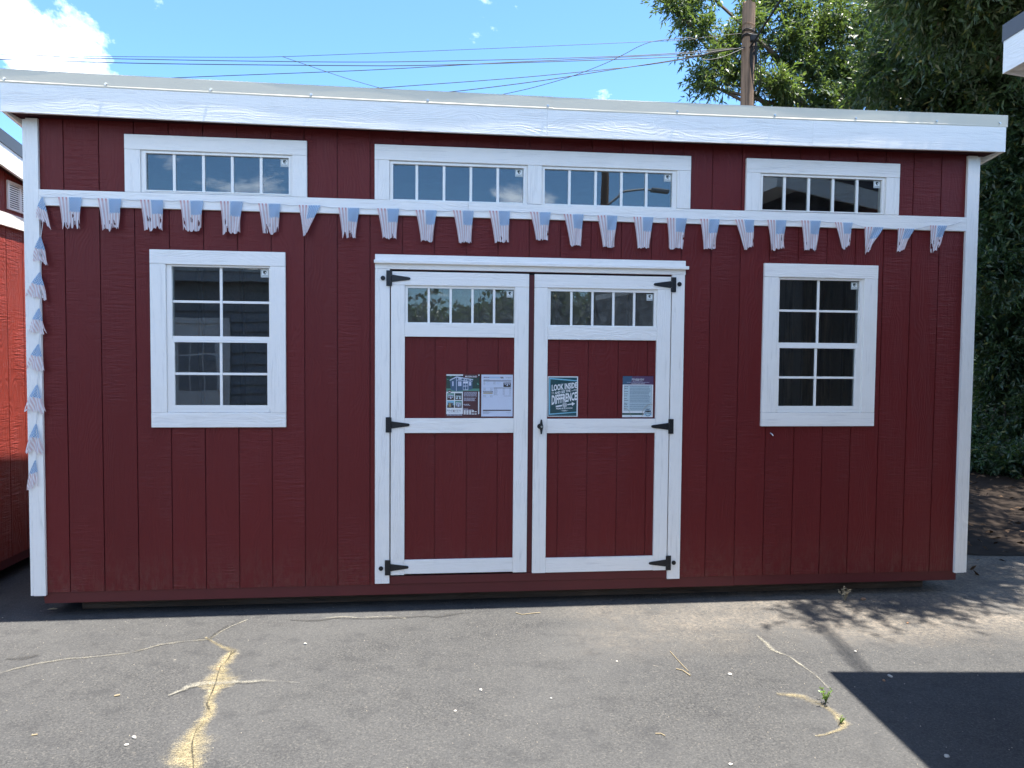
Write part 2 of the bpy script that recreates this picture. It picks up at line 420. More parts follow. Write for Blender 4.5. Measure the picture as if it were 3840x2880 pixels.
# ------------------------------------------------------------------ mesh helpers
class MB:
    def __init__(self):
        self.v, self.f, self.mi, self.uv = [], [], [], []
    def quad(self, pts, mi=0, uv=None):
        b = len(self.v)
        self.v += [tuple(p) for p in pts]
        self.f.append(tuple(range(b, b + len(pts))))
        self.mi.append(mi)
        self.uv.append(uv or [(0, 0)] * len(pts))
    def box(self, x0, x1, y0, y1, z0, z1, mi=0, ch=0.0):
        if ch <= 0:
            p = [(x0, y0, z0), (x1, y0, z0), (x1, y1, z0), (x0, y1, z0), (x0, y0, z1), (x1, y0, z1), (x1, y1, z1), (x0, y1, z1)]
            self.hexa(p, mi)
            return
        bm = bmesh.new()
        bmesh.ops.create_cube(bm, size=1)
        for w in bm.verts:
            w.co = ((x0 + x1) / 2 + w.co.x * (x1 - x0), (y0 + y1) / 2 + w.co.y * (y1 - y0), (z0 + z1) / 2 + w.co.z * (z1 - z0))
        bmesh.ops.bevel(bm, geom=list(bm.edges), offset=ch, segments=2, profile=0.6, affect='EDGES')
        self.bm(bm, mi)
    def hexa(self, p, mi=0):
        b = len(self.v)
        self.v += [tuple(q) for q in p]
        for f in ((0, 3, 2, 1), (4, 5, 6, 7), (0, 1, 5, 4), (1, 2, 6, 5), (2, 3, 7, 6), (3, 0, 4, 7)):
            self.f.append(tuple(b + i for i in f)); self.mi.append(mi); self.uv.append([(0, 0)] * 4)
    def bm(self, bm, mi=0, mat=None):
        b = len(self.v)
        bm.verts.index_update()
        for w in bm.verts:
            c = mat @ w.co if mat else w.co
            self.v.append(tuple(c))
        for f in bm.faces:
            self.f.append(tuple(b + w.index for w in f.verts)); self.mi.append(mi); self.uv.append([(0, 0)] * len(f.verts))
        bm.free()
    def prism(self, poly, y0, y1, mi=0):
        """polygon of (x, z) points extruded from y0 (front) to y1"""
        n = len(poly)
        b = len(self.v)
        self.v += [(x, y0, z) for x, z in poly] + [(x, y1, z) for x, z in poly]
        self.f.append(tuple(b + i for i in range(n))); self.f.append(tuple(b + n + i for i in reversed(range(n))))
        self.mi += [mi, mi]; self.uv += [[(0, 0)] * n, [(0, 0)] * n]
        for i in range(n):
            j = (i + 1) % n
            self.f.append((b + i, b + n + i, b + n + j, b + j)); self.mi.append(mi); self.uv.append([(0, 0)] * 4)
    def tube(self, pts, rad, seg=6, mi=0, cap=True):
        pts = [Vector(p) for p in pts]
        n = len(pts)
        rads = rad if isinstance(rad, (list, tuple)) else [rad] * n
        b = len(self.v)
        ref = None
        for i, p in enumerate(pts):
            t = (pts[min(i + 1, n - 1)] - pts[max(i - 1, 0)])
            if t.length < 1e-9:
                t = Vector((0, 0, 1))
            t.normalize()
            if ref is None:
                ref = t.orthogonal().normalized()
            ref = (ref - t * ref.dot(t))
            if ref.length < 1e-6:
                ref = t.orthogonal()
            ref.normalize()
            w = t.cross(ref)
            for k in range(seg):
                a = 2 * math.pi * k / seg
                self.v.append(tuple(p + (ref * math.cos(a) + w * math.sin(a)) * rads[i]))
        for i in range(n - 1):
            for k in range(seg):
                k2 = (k + 1) % seg
                self.f.append((b + i * seg + k, b + i * seg + k2, b + (i + 1) * seg + k2, b + (i + 1) * seg + k))
                self.mi.append(mi); self.uv.append([(0, 0)] * 4)
        if cap:
            self.f.append(tuple(b + k for k in reversed(range(seg)))); self.mi.append(mi); self.uv.append([(0, 0)] * seg)
            self.f.append(tuple(b + (n - 1) * seg + k for k in range(seg))); self.mi.append(mi); self.uv.append([(0, 0)] * seg)
    def disc(self, c, r, y0, y1, seg=14, mi=0):
        self.prism([(c[0] + r * math.cos(2 * math.pi * i / seg), c[1] + r * math.sin(2 * math.pi * i / seg)) for i in range(seg)], y0, y1, mi)
    def build(self, name, mats, parent=None, smooth=False):
        me = bpy.data.meshes.new(name)
        me.from_pydata(self.v, [], self.f)
        if not isinstance(mats, (list, tuple)):
            mats = [mats]
        for q in mats:
            me.materials.append(q)
        me.polygons.foreach_set('material_index', self.mi)
        uvl = me.uv_layers.new(name='UVMap')
        flat = [c for f in self.uv for p in f for c in p]
        uvl.data.foreach_set('uv', flat)
        if smooth:
            me.polygons.foreach_set('use_smooth', [True] * len(self.f))
        me.validate()
        me.update()
        bm = bmesh.new(); bm.from_mesh(me)
        bmesh.ops.recalc_face_normals(bm, faces=bm.faces)
        bm.to_mesh(me); bm.free()
        o = bpy.data.objects.new(name, me)
        COL.objects.link(o)
        if parent:
            o.parent = parent
        return o

def tag(o, label, cat, group=None):
    o['label'] = label; o['category'] = cat
    if group:
        o['group'] = group
    return o
def thing(name, label, cat, loc=(0, 0, 0), group=None, rz=0.0):
    o = bpy.data.objects.new(name, None)
    COL.objects.link(o)
    o.empty_display_size = 0.2
    o.location = loc
    o.rotation_euler = (0, 0, rz)
    return tag(o, label, cat, group)
def struct(o, kind='structure'):
    o['kind'] = kind
    return o
def bx(name, mat, par, x0, x1, y0, y1, z0, z1, ch=0.0):
    b = MB(); b.box(x0, x1, y0, y1, z0, z1, 0, ch)
    return b.build(name, mat, par)

def cells(x0, x1, z0, z1, holes):
    """rectangles left of a panel once the openings are cut out of it"""
    xs = sorted({x0, x1} | {h for r in holes for h in r[:2] if x0 < h < x1})
    out = []
    for a, b in zip(xs, xs[1:]):
        c = (a + b) / 2
        cuts = sorted((max(r[2], z0), min(r[3], z1)) for r in holes if r[0] < c < r[1] and r[3] > z0 and r[2] < z1)
        z = z0
        for lo, hi in cuts:
            if lo > z + 1e-4:
                out.append((a, b, z, lo))
            z = max(z, hi)
        if z < z1 - 1e-4:
            out.append((a, b, z, z1))
    return out

def text_mesh(mb, body, fn, mi=0, bold=0.0, width=None, size=1.0, spacing=1.0):
    """lettering as flat polygons: fn maps (u, v) of the unit line of text to a point"""
    cu = bpy.data.curves.new('lettering', 'FONT')
    cu.body = body; cu.size = 1.0; cu.offset = bold; cu.space_character = spacing; cu.resolution_u = 2
    ob = bpy.data.objects.new('lettering', cu)
    COL.objects.link(ob)
    dg = bpy.context.evaluated_depsgraph_get()
    me = bpy.data.meshes.new_from_object(ob.evaluated_get(dg))
    bpy.data.objects.remove(ob)
    if len(me.vertices) == 0:
        return
    xs = [v.co.x for v in me.vertices]
    x0, x1 = min(xs), max(xs)
    cap = 0.70
    b = len(mb.v)
    for v in me.vertices:
        mb.v.append(tuple(fn((v.co.x - x0) / (x1 - x0), v.co.y / cap)))
    for p in me.polygons:
        mb.f.append(tuple(b + i for i in p.vertices)); mb.mi.append(mi); mb.uv.append([(0, 0)] * len(p.vertices))
    bpy.data.meshes.remove(me)

# ------------------------------------------------------------------ the ground
mb = MB()
mb.quad([(-400, -400, GZ), (400, -400, GZ), (400, 400, GZ), (-400, 400, GZ)])
struct(mb.build('asphalt_lot', M_asphalt))
mb = MB()
random.seed(3)
edge = []
for i in range(40):
    x = 5.75 + i * 0.5
    edge.append((x, 0.95 + 0.16 * math.sin(i * 1.7) + random.uniform(-0.1, 0.1) + (1.6 if x < 6 else 0.0)))
n = len(edge)
for (xa, ya), (xb, yb) in zip(edge, edge[1:]):
    # the soil bank behind the asphalt rises gently
    prof = [(0, 0.004), (0.5, 0.05), (1.5, 0.16), (4, 0.45), (9, 0.6), (60, 0.6)]
    for (da, za), (db, zb) in zip(prof, prof[1:]):
        j = lambda x, d: 0.05 * math.sin(x * 3.1 + d * 2.3) * min(1, d)
        mb.quad([(xa, ya + da, GZ + za + j(xa, da)), (xb, yb + da, GZ + za + j(xb, da)), (xb, yb + db, GZ + zb + j(xb, db)), (xa, ya + db, GZ + zb + j(xa, db))])
struct(mb.build('soil_bank', M_soil))

def strip(name, mat, pts, z, label, kind='stuff'):
    """a ragged band of dirt lying in a crack: pts are (px, py, width in px) of the photograph"""
    b = MB()
    P = [on_ground(x, y) for x, y, w in pts]
    out = []
    for i in range(len(P) - 1):
        k = max(2, int((P[i + 1] - P[i]).length / 0.05))
        for j in range(k):
            t = j / k
            out.append((P[i].lerp(P[i + 1], t), pts[i][2] * (1 - t) + pts[i + 1][2] * t))
    out.append((P[-1], pts[-1][2]))
    L = 0
    jit_ = [random.uniform(0.5, 1.45) for _ in range(len(out) + 4)]
    jit_ = [(jit_[i] + 2 * jit_[i + 1] + 2 * jit_[i + 2] + jit_[i + 3]) / 6 for i in range(len(out))]
    sid_ = [random.uniform(-0.5, 0.5) for _ in range(len(out) + 4)]
    sid_ = [(sid_[i] + sid_[i + 1] + sid_[i + 2] + sid_[i + 3]) / 4 for i in range(len(out))]
    rows = []
    for i, (p, w) in enumerate(out):
        a = out[max(i - 1, 0)][0]; c = out[min(i + 1, len(out) - 1)][0]
        t = (c - a).normalized(); nrm = Vector((-t.y, t.x, 0))
        hw = w * ((p - CAM).length / FPX) * 1.45 * jit_[i]
        off = nrm * sid_[i] * hw
        rows.append((p + off + nrm * hw, p + off - nrm * hw, L))
        L += 0.05
    for (a0, a1, l0), (b0, b1, l1) in zip(rows, rows[1:]):
        zz = Vector((0, 0, z))
        b.quad([a0 + zz, b0 + zz, b1 + zz, a1 + zz], 0, [(l0, 0), (l1, 0), (l1, 1), (l0, 1)])
    o = b.build(name, mat)
    o['label'] = label; o['category'] = 'dirt'
    struct(o, kind)
    return o
S = 1280 / 2212.0
def G3(l): return [(x * S, 1920 + y * S, w * S) for x, y, w in l]
def G5(l): return [(2560 + x * S, 1920 + y * S, w * S) for x, y, w in l]
def G4(l): return [(1280 + x * S, 1920 + y * S, w * S) for x, y, w in l]
strip('crack_sediment', M_sed, G3([(1330, 815, 8), (1365, 835, 14), (1440, 868, 22), (1520, 900, 34), (1495, 950, 40), (1440, 1005, 46), (1412, 1045, 50),
      (1405, 1090, 105), (1395, 1120, 100), (1380, 1160, 50), (1345, 1230, 40), (1358, 1290, 46), (1320, 1370, 55), (1262, 1430, 62), (1250, 1480, 110),
      (1238, 1540, 150), (1245, 1600, 110), (1255, 1659, 80), (1262, 1720, 75)]), 0.004, 'yellow sandy sediment filling the wide crack at lower left')
strip('crack_sediment', M_sedw, G3([(1605, 700, 8), (1500, 742, 14), (1420, 785, 14), (1350, 828, 18), (1200, 842, 16), (1040, 865, 20), (940, 890, 16), (830, 918, 18),
      (620, 940, 14), (440, 955, 18), (230, 990, 20), (80, 1025, 18), (-40, 1060, 18)]), 0.004, 'thin pale dirt line along the crack running to the left edge')
strip('crack_sediment', M_sedw, G3([(1090, 1198, 8), (1220, 1145, 26), (1330, 1128, 26), (1440, 1120, 34), (1560, 1108, 24), (1700, 1100, 22), (1830, 1108, 14), (1945, 1116, 8)]), 0.008,
      'pale dirt in the short cross crack over the yellow one')
strip('crack_sediment', M_sedw, G3([(2110, 690, 14), (2240, 680, 16)]) + G4([(120, 690, 12), (300, 678, 18), (420, 690, 10)]), 0.004, 'pale grit along the shaded edge below the door')
strip('crack_sediment', M_sed, G5([(610, 1182, 18), (700, 1188, 40), (790, 1210, 44), (870, 1240, 42), (945, 1275, 40), (1000, 1320, 42), (1030, 1365, 40), (1015, 1405, 26), (925, 1445, 16), (860, 1455, 8)]), 0.004,
      'curved band of sandy dirt under the little weed')
strip('crack_sediment', M_sedw, G5([(480, 800, 8), (530, 850, 16), (575, 900, 22), (690, 940, 16), (760, 990, 14), (860, 1060, 12), (945, 1145, 10)]), 0.004, 'faint pale crack line above the little weed')
strip('crack_gap', M_crk, G3([(1600, 698, 5), (1500, 735, 8), (1425, 775, 12), (1355, 826, 11), (1290, 832, 7), (1200, 842, 6), (1100, 856, 5), (940, 890, 5), (900, 908, 7), (700, 930, 6), (560, 945, 6), (440, 953, 6), (230, 990, 4), (80, 1025, 4)]), 0.010,
      'narrow open dark crack in the asphalt at left')
strip('crack_gap', M_crk, G3([(1395, 850, 6), (1440, 866, 8), (1490, 888, 7), (1530, 905, 7), (1500, 930, 6)]), 0.010, 'short open dark crack by the yellow dirt')
strip('crack_gap', M_crk, G3([(1505, 905, 5), (1480, 960, 6), (1430, 1010, 5), (1412, 1060, 6), (1400, 1110, 5), (1385, 1150, 6), (1352, 1225, 5)]), 0.012, 'dark crack line down the middle of the yellow dirt')
strip('crack_gap', M_crk, G3([(1320, 1372, 5), (1275, 1420, 6), (1255, 1480, 5), (1245, 1540, 7), (1250, 1600, 5), (1256, 1680, 6)]), 0.012, 'dark crack line through the broad yellow patch at the bottom')
strip('crack_gap', M_crk, G3([(1350, 1235, 7), (1345, 1262, 9), (1360, 1290, 8), (1320, 1300, 5)]), 0.012, 'small dark split inside the yellow dirt')
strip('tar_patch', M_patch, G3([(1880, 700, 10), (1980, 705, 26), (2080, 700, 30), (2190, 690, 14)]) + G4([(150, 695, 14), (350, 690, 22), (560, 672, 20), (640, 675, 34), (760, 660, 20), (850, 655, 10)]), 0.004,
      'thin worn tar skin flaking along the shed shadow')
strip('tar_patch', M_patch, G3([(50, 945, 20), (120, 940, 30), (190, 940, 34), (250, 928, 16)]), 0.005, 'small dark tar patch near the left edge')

# ------------------------------------------------------------------ sheds
GP = 0.2032                        # siding groove spacing
XL, XR = -0.222, 5.957             # outer faces of the corner boards
FAS_Y = -0.13
def sag(x):                        # the long fascia dips a little in the middle
    return -0.017 * max(0.0, 1 - ((x - 2.87) / 3.15) ** 2)
SLOPE = 0.155
DEPTH = 3.05

WIN = {  # name: frame rect, glass rect, mullion xs
    't1': ((0.450, 1.353, 2.475, 2.730), (0.480, 1.330, 2.490, 2.713), (0.643, 0.816, 0.988, 1.161)),
    't2': ((1.950, 2.828, 2.468, 2.719), (1.972, 2.802, 2.479, 2.701), (2.121, 2.293, 2.464, 2.637)),
    't2b': ((2.920, 3.818, 2.468, 2.720), (2.940, 3.788, 2.479, 2.702), (3.104, 3.277, 3.449, 3.616)),
    't3': ((4.386, 5.277, 2.475, 2.724), (4.408, 5.252, 2.484, 2.707), (4.565, 4.736, 4.908, 5.080)),
}
W1 = (0.591, 1.216, 1.126, 2.040)
W2 = (4.530, 5.142, 1.126, 2.037)
DOOR_OPEN = (1.956, 3.792, 0.02, 2.035)
HOLES = [v[0] for v in WIN.values()] + [W1, W2, DOOR_OPEN]

shed = thing('garden_shed', 'dark barn red shed with white trim, double doors and a sloped roof', 'shed', (2.87, 0, GZ))
def SP(o):                         # hang a part on the shed, keeping it where it was built
    o.parent = shed
    o.matrix_parent_inverse = Matrix.Translation((-2.87, 0, -GZ))
    return o
class Under:
    """parts are written in place coordinates; this keeps them there under the shed's empty"""
def sbox(name, mat, *a, ch=0.0):
    return SP(bx(name, mat, None, *a, ch=ch))

# siding boards, above and below the band board
def board_runs():
    xs = [XL + 0.02] + [i * GP for i in range(0, 29)] + [XR - 0.02]
    return list(zip(xs, xs[1:]))
for a, b in board_runs():
    for z0, z1 in ((2.42, 2.90), (0.009, 2.42)):
        q = cells(a + 0.0032, b - 0.0032, z0, z1, HOLES)
        if not q:
            continue
        groups = []
        for c in q:                    # pieces that touch make one board
            near = [g for g in groups if any(abs(e[1] - c[0]) < 1e-5 and e[2] < c[3] and e[3] > c[2] for e in g)]
            new = [c] + [e for g in near for e in g]
            groups = [g for g in groups if g not in near] + [new]
        for g in groups:
            m_ = MB()
            for c in g:
                m_.box(c[0], c[1], 0.0, 0.011, c[2], c[3])
            SP(m_.build('siding_board', M_red))
m_ = MB()
for c in cells(XL + 0.02, XR - 0.02, 0.01, 2.9, HOLES):
    m_.box(c[0], c[1], 0.0075, 0.022, c[2], c[3])
SP(m_.build('wall_sheathing', [M_red]))

# inside of the shed: studs, back wall, floor
m_ = MB()
m_.box(XL + 0.03, XR - 0.03, 0.03, DEPTH - 0.02, -0.02, 0.012)
SP(m_.build('floor', M_osb))
m_ = MB()
m_.box(XL + 0.03, XR - 0.03, DEPTH - 0.02, DEPTH, -0.02, 2.42)
SP(m_.build('back_wall', M_osb))
for sx, nm in ((XL + 0.022, 'l'), (XR - 0.034, 'r')):
    m_ = MB()
    p = [(sx, 0.024, 0.0125), (sx + 0.012, 0.024, 0.0125), (sx + 0.012, DEPTH - 0.021, 0.0125), (sx, DEPTH - 0.021, 0.0125),
         (sx, 0.024, 2.89), (sx + 0.012, 0.024, 2.89), (sx + 0.012, DEPTH - 0.021, 2.89 - SLOPE * DEPTH), (sx, DEPTH - 0.021, 2.89 - SLOPE * DEPTH)]
    m_.hexa(p)
    SP(m_.build('side_wall', M_osb))
for i in range(15):
    x = XL + 0.06 + i * 0.4064
    m_ = MB()
    m_.box(x, x + 0.038, DEPTH - 0.11, DEPTH - 0.022, 0.013, 2.40)
    SP(m_.build('wall_stud', M_wood))
for x in (0.41, 0.55, 1.262, 1.40, 4.34, 4.488, 5.19, 5.33):
    sbox('wall_stud', M_wood, x - 0.02, x + 0.02, 0.024, 0.11, 0.013, 2.38)
for i in range(8):
    y = 0.3 + i * 0.36
    sbox('wall_stud', M_wood, XR - 0.125, XR - 0.036, y, y + 0.038, 0.013, 2.35)

# corner boards (two boards meeting at the corner), band board, bottom skids
sbox('corner_board', M_wz, XL + 0.018, -0.135, -0.021, -0.0005, -0.006, 2.893, ch=0.002)
sbox('corner_board', M_wz, XL, XL + 0.0178, -0.0205, 0.085, -0.004, 2.885, ch=0.002)
sbox('corner_board', M_wz, 5.868, XR - 0.018, -0.021, -0.0005, -0.001, 2.890, ch=0.002)
sbox('corner_board', M_wz, XR - 0.0178, XR, -0.0205, 0.085, 0.001, 2.885, ch=0.002)
sbox('band_board', M_wx, -0.1345, 2.4465, -0.021, -0.0005, 2.377, 2.4715, ch=0.002)
sbox('band_board', M_wx, 2.4475, 5.8675, -0.021, -0.0005, 2.376, 2.4705, ch=0.002)
sbox('skid_board', M_skid, -0.157, 4.275, 0.009, 0.05, -0.062, 0.0085, ch=0.002)
sbox('skid_board', M_skid, 4.277, 5.901, 0.009, 0.05, -0.060, 0.0085, ch=0.002)
sbox('skid_board', M_skid, XL + 0.04, XL + 0.08, 0.052, DEPTH, -0.062, 0.0085)
sbox('skid_board', M_skid, XR - 0.08, XR - 0.04, 0.052, DEPTH, -0.062, 0.0085)
for y in (0.14, 1.0, 1.9, 2.75):
    sbox('runner', M_runner, 0.0, 5.75, y, y + 0.14, GZ + 0.001, -0.063, ch=0.006)

def bent(name, mat, x0, x1, y0, y1, z0, z1, n=14, jit=0.0, par=None, lean=0.0):
    """a long board that follows the dip of the eave"""
    b = MB()
    rows = []
    for i in range(n + 1):
        x = x0 + (x1 - x0) * i / n
        d = sag(x) + random.uniform(-jit, jit)
        rows.append([(x, y0, z0 + d), (x, y1, z0 + d), (x, y1, z1 + d), (x, y0 - lean, z1 + d)])
    for r0, r1 in zip(rows, rows[1:]):
        for k in range(4):
            k2 = (k + 1) % 4
            b.quad([r0[k], r0[k2], r1[k2], r1[k]])
    b.quad(rows[0]); b.quad(rows[-1])
    return b.build(name, mat)
for x0, x1 in ((-0.280, 2.9343), (2.9353, 4.6865), (4.6875, 6.048)):
    SP(bent('fascia_board', M_wx, x0, x1, FAS_Y, FAS_Y + 0.02, 2.892, 3.072))
def flashing(x0, x1, mat, lip, dz=0.0):
    b = MB()
    n = 16
    prof = [(FAS_Y - 0.0008, 3.058), (FAS_Y - lip, 3.062), (FAS_Y - lip, 3.066), (FAS_Y - 0.0012, 3.070), (FAS_Y - 0.0012, 3.134), (FAS_Y - 0.0016, 3.137), (FAS_Y + 0.10, 3.124), (FAS_Y + 0.10, 3.121), (FAS_Y + 0.0005, 3.132), (FAS_Y + 0.0005, 3.06)]
    rows = []
    for i in range(n + 1):
        x = x0 + (x1 - x0) * i / n
        d = sag(x) + dz
        w = 0.0006 * math.sin(x * 2.3) + 0.0004 * math.sin(x * 7.7)
        rows.append([(x, y + (w if y < FAS_Y - 0.0014 else 0), z + d) for y, z in prof])
    for r0, r1 in zip(rows, rows[1:]):
        for k in range(len(prof)):
            k2 = (k + 1) % len(prof)
            b.quad([r0[k], r0[k2], r1[k2], r1[k]])
    b.quad(rows[0]); b.quad(rows[-1])
    return SP(b.build('roof_flashing', mat))
fl1 = flashing(-0.288, 2.969, M_cream, 0.0026)
fl2 = flashing(2.9695, 6.058, M_cream, 0.0024, -0.0025)
for x in (-0.254, 0.307, 0.902, 1.488, 2.190, 2.938, 3.773, 4.424, 4.979, 5.546, 6.0):
    b = MB()
    z = 3.079 + sag(x)
    b.disc((x, z), 0.0085, FAS_Y - 0.0035, FAS_Y - 0.0016, 10)
    b.disc((x, z), 0.0055, FAS_Y - 0.0085, FAS_Y - 0.0035, 6)
    o = b.build('screw', M_steel)
    f = fl1 if x < 2.95 else fl2
    o.parent = f
    o.matrix_parent_inverse = (Matrix.Translation((2.87, 0, GZ)) @ f.matrix_parent_inverse).inverted()
# roof deck, soffit, rakes
def sloped(name, mat, x0, x1, y0, y1, z0, z1):
    m_ = MB()
    s0, s1 = -SLOPE * (y0 - FAS_Y), -SLOPE * (y1 - FAS_Y)
    m_.hexa([(x0, y0, z0 + s0), (x1, y0, z0 + s0), (x1, y1, z0 + s1), (x0, y1, z0 + s1), (x0, y0, z1 + s0), (x1, y0, z1 + s0), (x1, y1, z1 + s1), (x0, y1, z1 + s1)])
    return SP(m_.build(name, mat))
YB = DEPTH + 0.15
sloped('roof_panel', M_cream, -0.285, 6.055, FAS_Y + 0.022, YB, 3.055, 3.112)
sloped('soffit', M_red, -0.255, 6.022, FAS_Y + 0.0205, YB - 0.03, 2.955, 2.975)
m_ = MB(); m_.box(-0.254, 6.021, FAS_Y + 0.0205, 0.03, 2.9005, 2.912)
SP(m_.build('eave_soffit', plain('shade_toned_soffit', (0.035, 0.006, 0.008), 0.7, 0.2)))  # soffit red darkened in its colour to deepen the shade under the eave
for x0, x1 in ((-0.2795, -0.257), (6.0245, 6.0475)):
    sloped('rake_board', M_wy, x0, x1, FAS_Y + 0.0205, YB, 2.895, 3.053)

def casing(win, x0, x1, z0, z1, ix0, ix1, iz0, iz1, sill, zsplit=None):
    """white boards round an opening"""
    def sub(o):
        o.parent = win
        return o
    sub(bx('head_casing', M_wx, None, x0, x1, -0.0215, -0.0005, iz1 + 0.0005, z1, ch=0.002))
    sub(bx('side_casing', M_wz, None, x0, ix0, -0.0205, -0.0005, iz0 + 0.0005 if sill else z0, iz1 - 0.0005, ch=0.002))
    sub(bx('side_casing', M_wz, None, ix1, x1, -0.0205, -0.0005, iz0 + 0.0005 if sill else z0, iz1 - 0.0005, ch=0.002))
    if sill:
        sub(bx('sill_casing', M_wx, None, x0, x1, -0.0215, -0.0005, z0, iz0 - 0.0005, ch=0.002))

def ring(b, r, q, y0, y1, mi=0):
    """rectangular frame between rect r (outer) and q (inner), each x0, x1, z0, z1"""
    b.box(r[0], q[0], y0, y1, r[2], r[3], mi)
    b.box(q[1], r[1], y0, y1, r[2], r[3], mi)
    b.box(q[0], q[1], y0, y1, r[2], q[2], mi)
    b.box(q[0], q[1], y0, y1, q[3], r[3], mi)

M_stwhite = plain('sticker_paper', (0.78, 0.82, 0.80), 0.4, 0.4, var=0.03)
M_stdark = plain('sticker_ink', (0.015, 0.03, 0.025), 0.5, 0.4)
def sticker(par, x1, z1, y, s=0.048):
    """small white maker's sticker: a dark keystone with a white arch and a line of script"""
    x0, z0 = x1 - s, z1 - s
    b = MB()
    b.box(x0, x1, y - 0.0006, y, z0, z1, 0)
    def ink(poly, d=0.0012, mi=1):
        b.prism([(x0 + u * s, z0 + v * s) for u, v in poly], y - d, y - d + 0.0004, mi)
    t = 0.03
    for e in ([(0.05, 0.05), (0.95, 0.05), (0.95, 0.05 + t), (0.05, 0.05 + t)], [(0.05, 0.95 - t), (0.95, 0.95 - t), (0.95, 0.95), (0.05, 0.95)],
              [(0.05, 0.08), (0.05 + t, 0.08), (0.05 + t, 0.92), (0.05, 0.92)], [(0.95 - t, 0.08), (0.95, 0.08), (0.95, 0.92), (0.95 - t, 0.92)]):
        ink(e)
    ink([(0.42, 0.38), (0.64, 0.38), (0.76, 0.74), (0.68, 0.74), (0.68, 0.85), (0.32, 0.85), (0.32, 0.74), (0.25, 0.74)])
    ink([(0.45, 0.38), (0.50, 0.38), (0.585, 0.62), (0.63, 0.60), (0.595, 0.38), (0.645, 0.38), (0.69, 0.62), (0.66, 0.70), (0.55, 0.68)], 0.0016, 0)
    text_mesh(b, 'Quaker', lambda u, v: (x0 + (0.12 + 0.76 * u + 0.05 * v) * s, y - 0.0012, z0 + (0.17 + 0.13 * v) * s), 1, 0.01)
    o = b.build('sticker', [M_stwhite, M_stdark])
    o.parent = par
    return o

def transom(key, label=None):
    fr, gl, mu = WIN[key]
    b = MB()
    ring(b, (fr[0] + 0.001, fr[1] - 0.001, fr[2] + 0.001, fr[3] - 0.001), gl, -0.008, 0.03)
    ring(b, (gl[0] - 0.012, gl[1] + 0.012, gl[2] - 0.006, gl[3] + 0.008), gl, -0.013, -0.0081)
    w = SP(b.build('transom_window', M_vinyl))
    edges = [gl[0]] + list(mu) + [gl[1]]
    for x in mu:
        bx('muntin', M_vinyl, w, x - 0.0085, x + 0.0085, -0.004, 0.016, gl[2] + 0.0003, gl[3] - 0.0003, ch=0.002)
    for i in range(5):
        a = edges[i] + (0.0085 if i else 0); c = edges[i + 1] - (0.0085 if i < 4 else 0)
        bx('pane', M_glass, w, a, c, 0.004, 0.008, gl[2], gl[3])
    sticker(w, gl[1] - 0.004, gl[3] - 0.004, 0.0036)
    return w
w = transom('t1')
casing(w, 0.359, 1.442, 2.4725, 2.820, 0.450, 1.353, 2.475, 2.730, False)
w = transom('t2')
for o in (bx('head_casing', M_wx, None, 1.858, 3.910, -0.0215, -0.0005, 2.7205, 2.816, ch=0.002),
          bx('side_casing', M_wz, None, 1.858, 1.950, -0.0205, -0.0005, 2.4725, 2.7195, ch=0.002),
          bx('side_casing', M_wz, None, 2.828, 2.920, -0.0205, -0.0005, 2.4725, 2.7195, ch=0.002)):
    o.parent = w
w = transom('t2b')
bx('side_casing', M_wz, w, 3.818, 3.910, -0.0205, -0.0005, 2.4725, 2.7195, ch=0.002)
w = transom('t3')
casing(w, 4.290, 5.373, 2.4725, 2.817, 4.386, 5.277, 2.475, 2.724, False)

def sash_window(fr, up_, lo, mx_u, mx_l, mz_u, mz_l, cas):
    b = MB()
    ring(b, (fr[0] + 0.001, fr[1] - 0.001, fr[2] + 0.001, fr[3] - 0.001), (up_[0], up_[1], lo[2] - 0.024, up_[3]), -0.007, 0.04)
    b.box(up_[0], up_[1], -0.012, 0.03, fr[2] + 0.002, lo[2] - 0.0245)
    w = SP(b.build('sash_window', M_vinyl))
    # upper glass
    z0, z1 = up_[2], up_[3]
    bx('meeting_rail', M_vinyl, w, up_[0] + 0.0005, up_[1] - 0.0005, -0.004, 0.035, lo[3] + 0.012, z0, ch=0.002)
    b = MB()
    ring(b, (lo[0] - 0.022, lo[1] + 0.022, lo[2] - 0.0235, lo[3] + 0.0115), lo, -0.0105, 0.012)
    s = b.build('lower_sash', M_vinyl, w)
    for (g, mx, mz, y) in (((up_[0], up_[1], z0, z1), mx_u, mz_u, 0.014), (lo, mx_l, mz_l, 0.002)):
        bx('muntin', M_vinyl, w, mx - 0.008, mx + 0.008, y - 0.006, y + 0.008, g[2] + 0.0003, g[3] - 0.0003, ch=0.002)
        bx('muntin', M_vinyl, w, g[0] + 0.0003, mx - 0.0083, y - 0.006, y + 0.008, mz - 0.0075, mz + 0.0075, ch=0.002)
        bx('muntin', M_vinyl, w, mx + 0.0083, g[1] - 0.0003, y - 0.006, y + 0.008, mz - 0.0075, mz + 0.0075, ch=0.002)
        for a, c in ((g[0], mx - 0.008), (mx + 0.008, g[1])):
            for d, e in ((g[2], mz - 0.0075), (mz + 0.0075, g[3])):
                bx('pane', M_glass, w, a, c, y + 0.0, y + 0.004, d, e)
    sticker(w, up_[1] - 0.006, up_[3] - 0.008, 0.0136)
    casing(w, *cas, True)
    return w
sash_window(W1, (0.622, 1.206, 1.600, 2.029), (0.636, 1.194, 1.170, 1.562), 0.912, 0.912, 1.814, 1.366,
            (0.498, 1.308, 1.033, 2.128, 0.591, 1.216, 1.126, 2.040))
sash_window(W2, (4.545, 5.118, 1.599, 2.023), (4.552, 5.095, 1.169, 1.562), 4.829, 4.815, 1.815, 1.363,
            (4.430, 5.237, 1.033, 2.128, 4.530, 5.142, 1.126, 2.037))

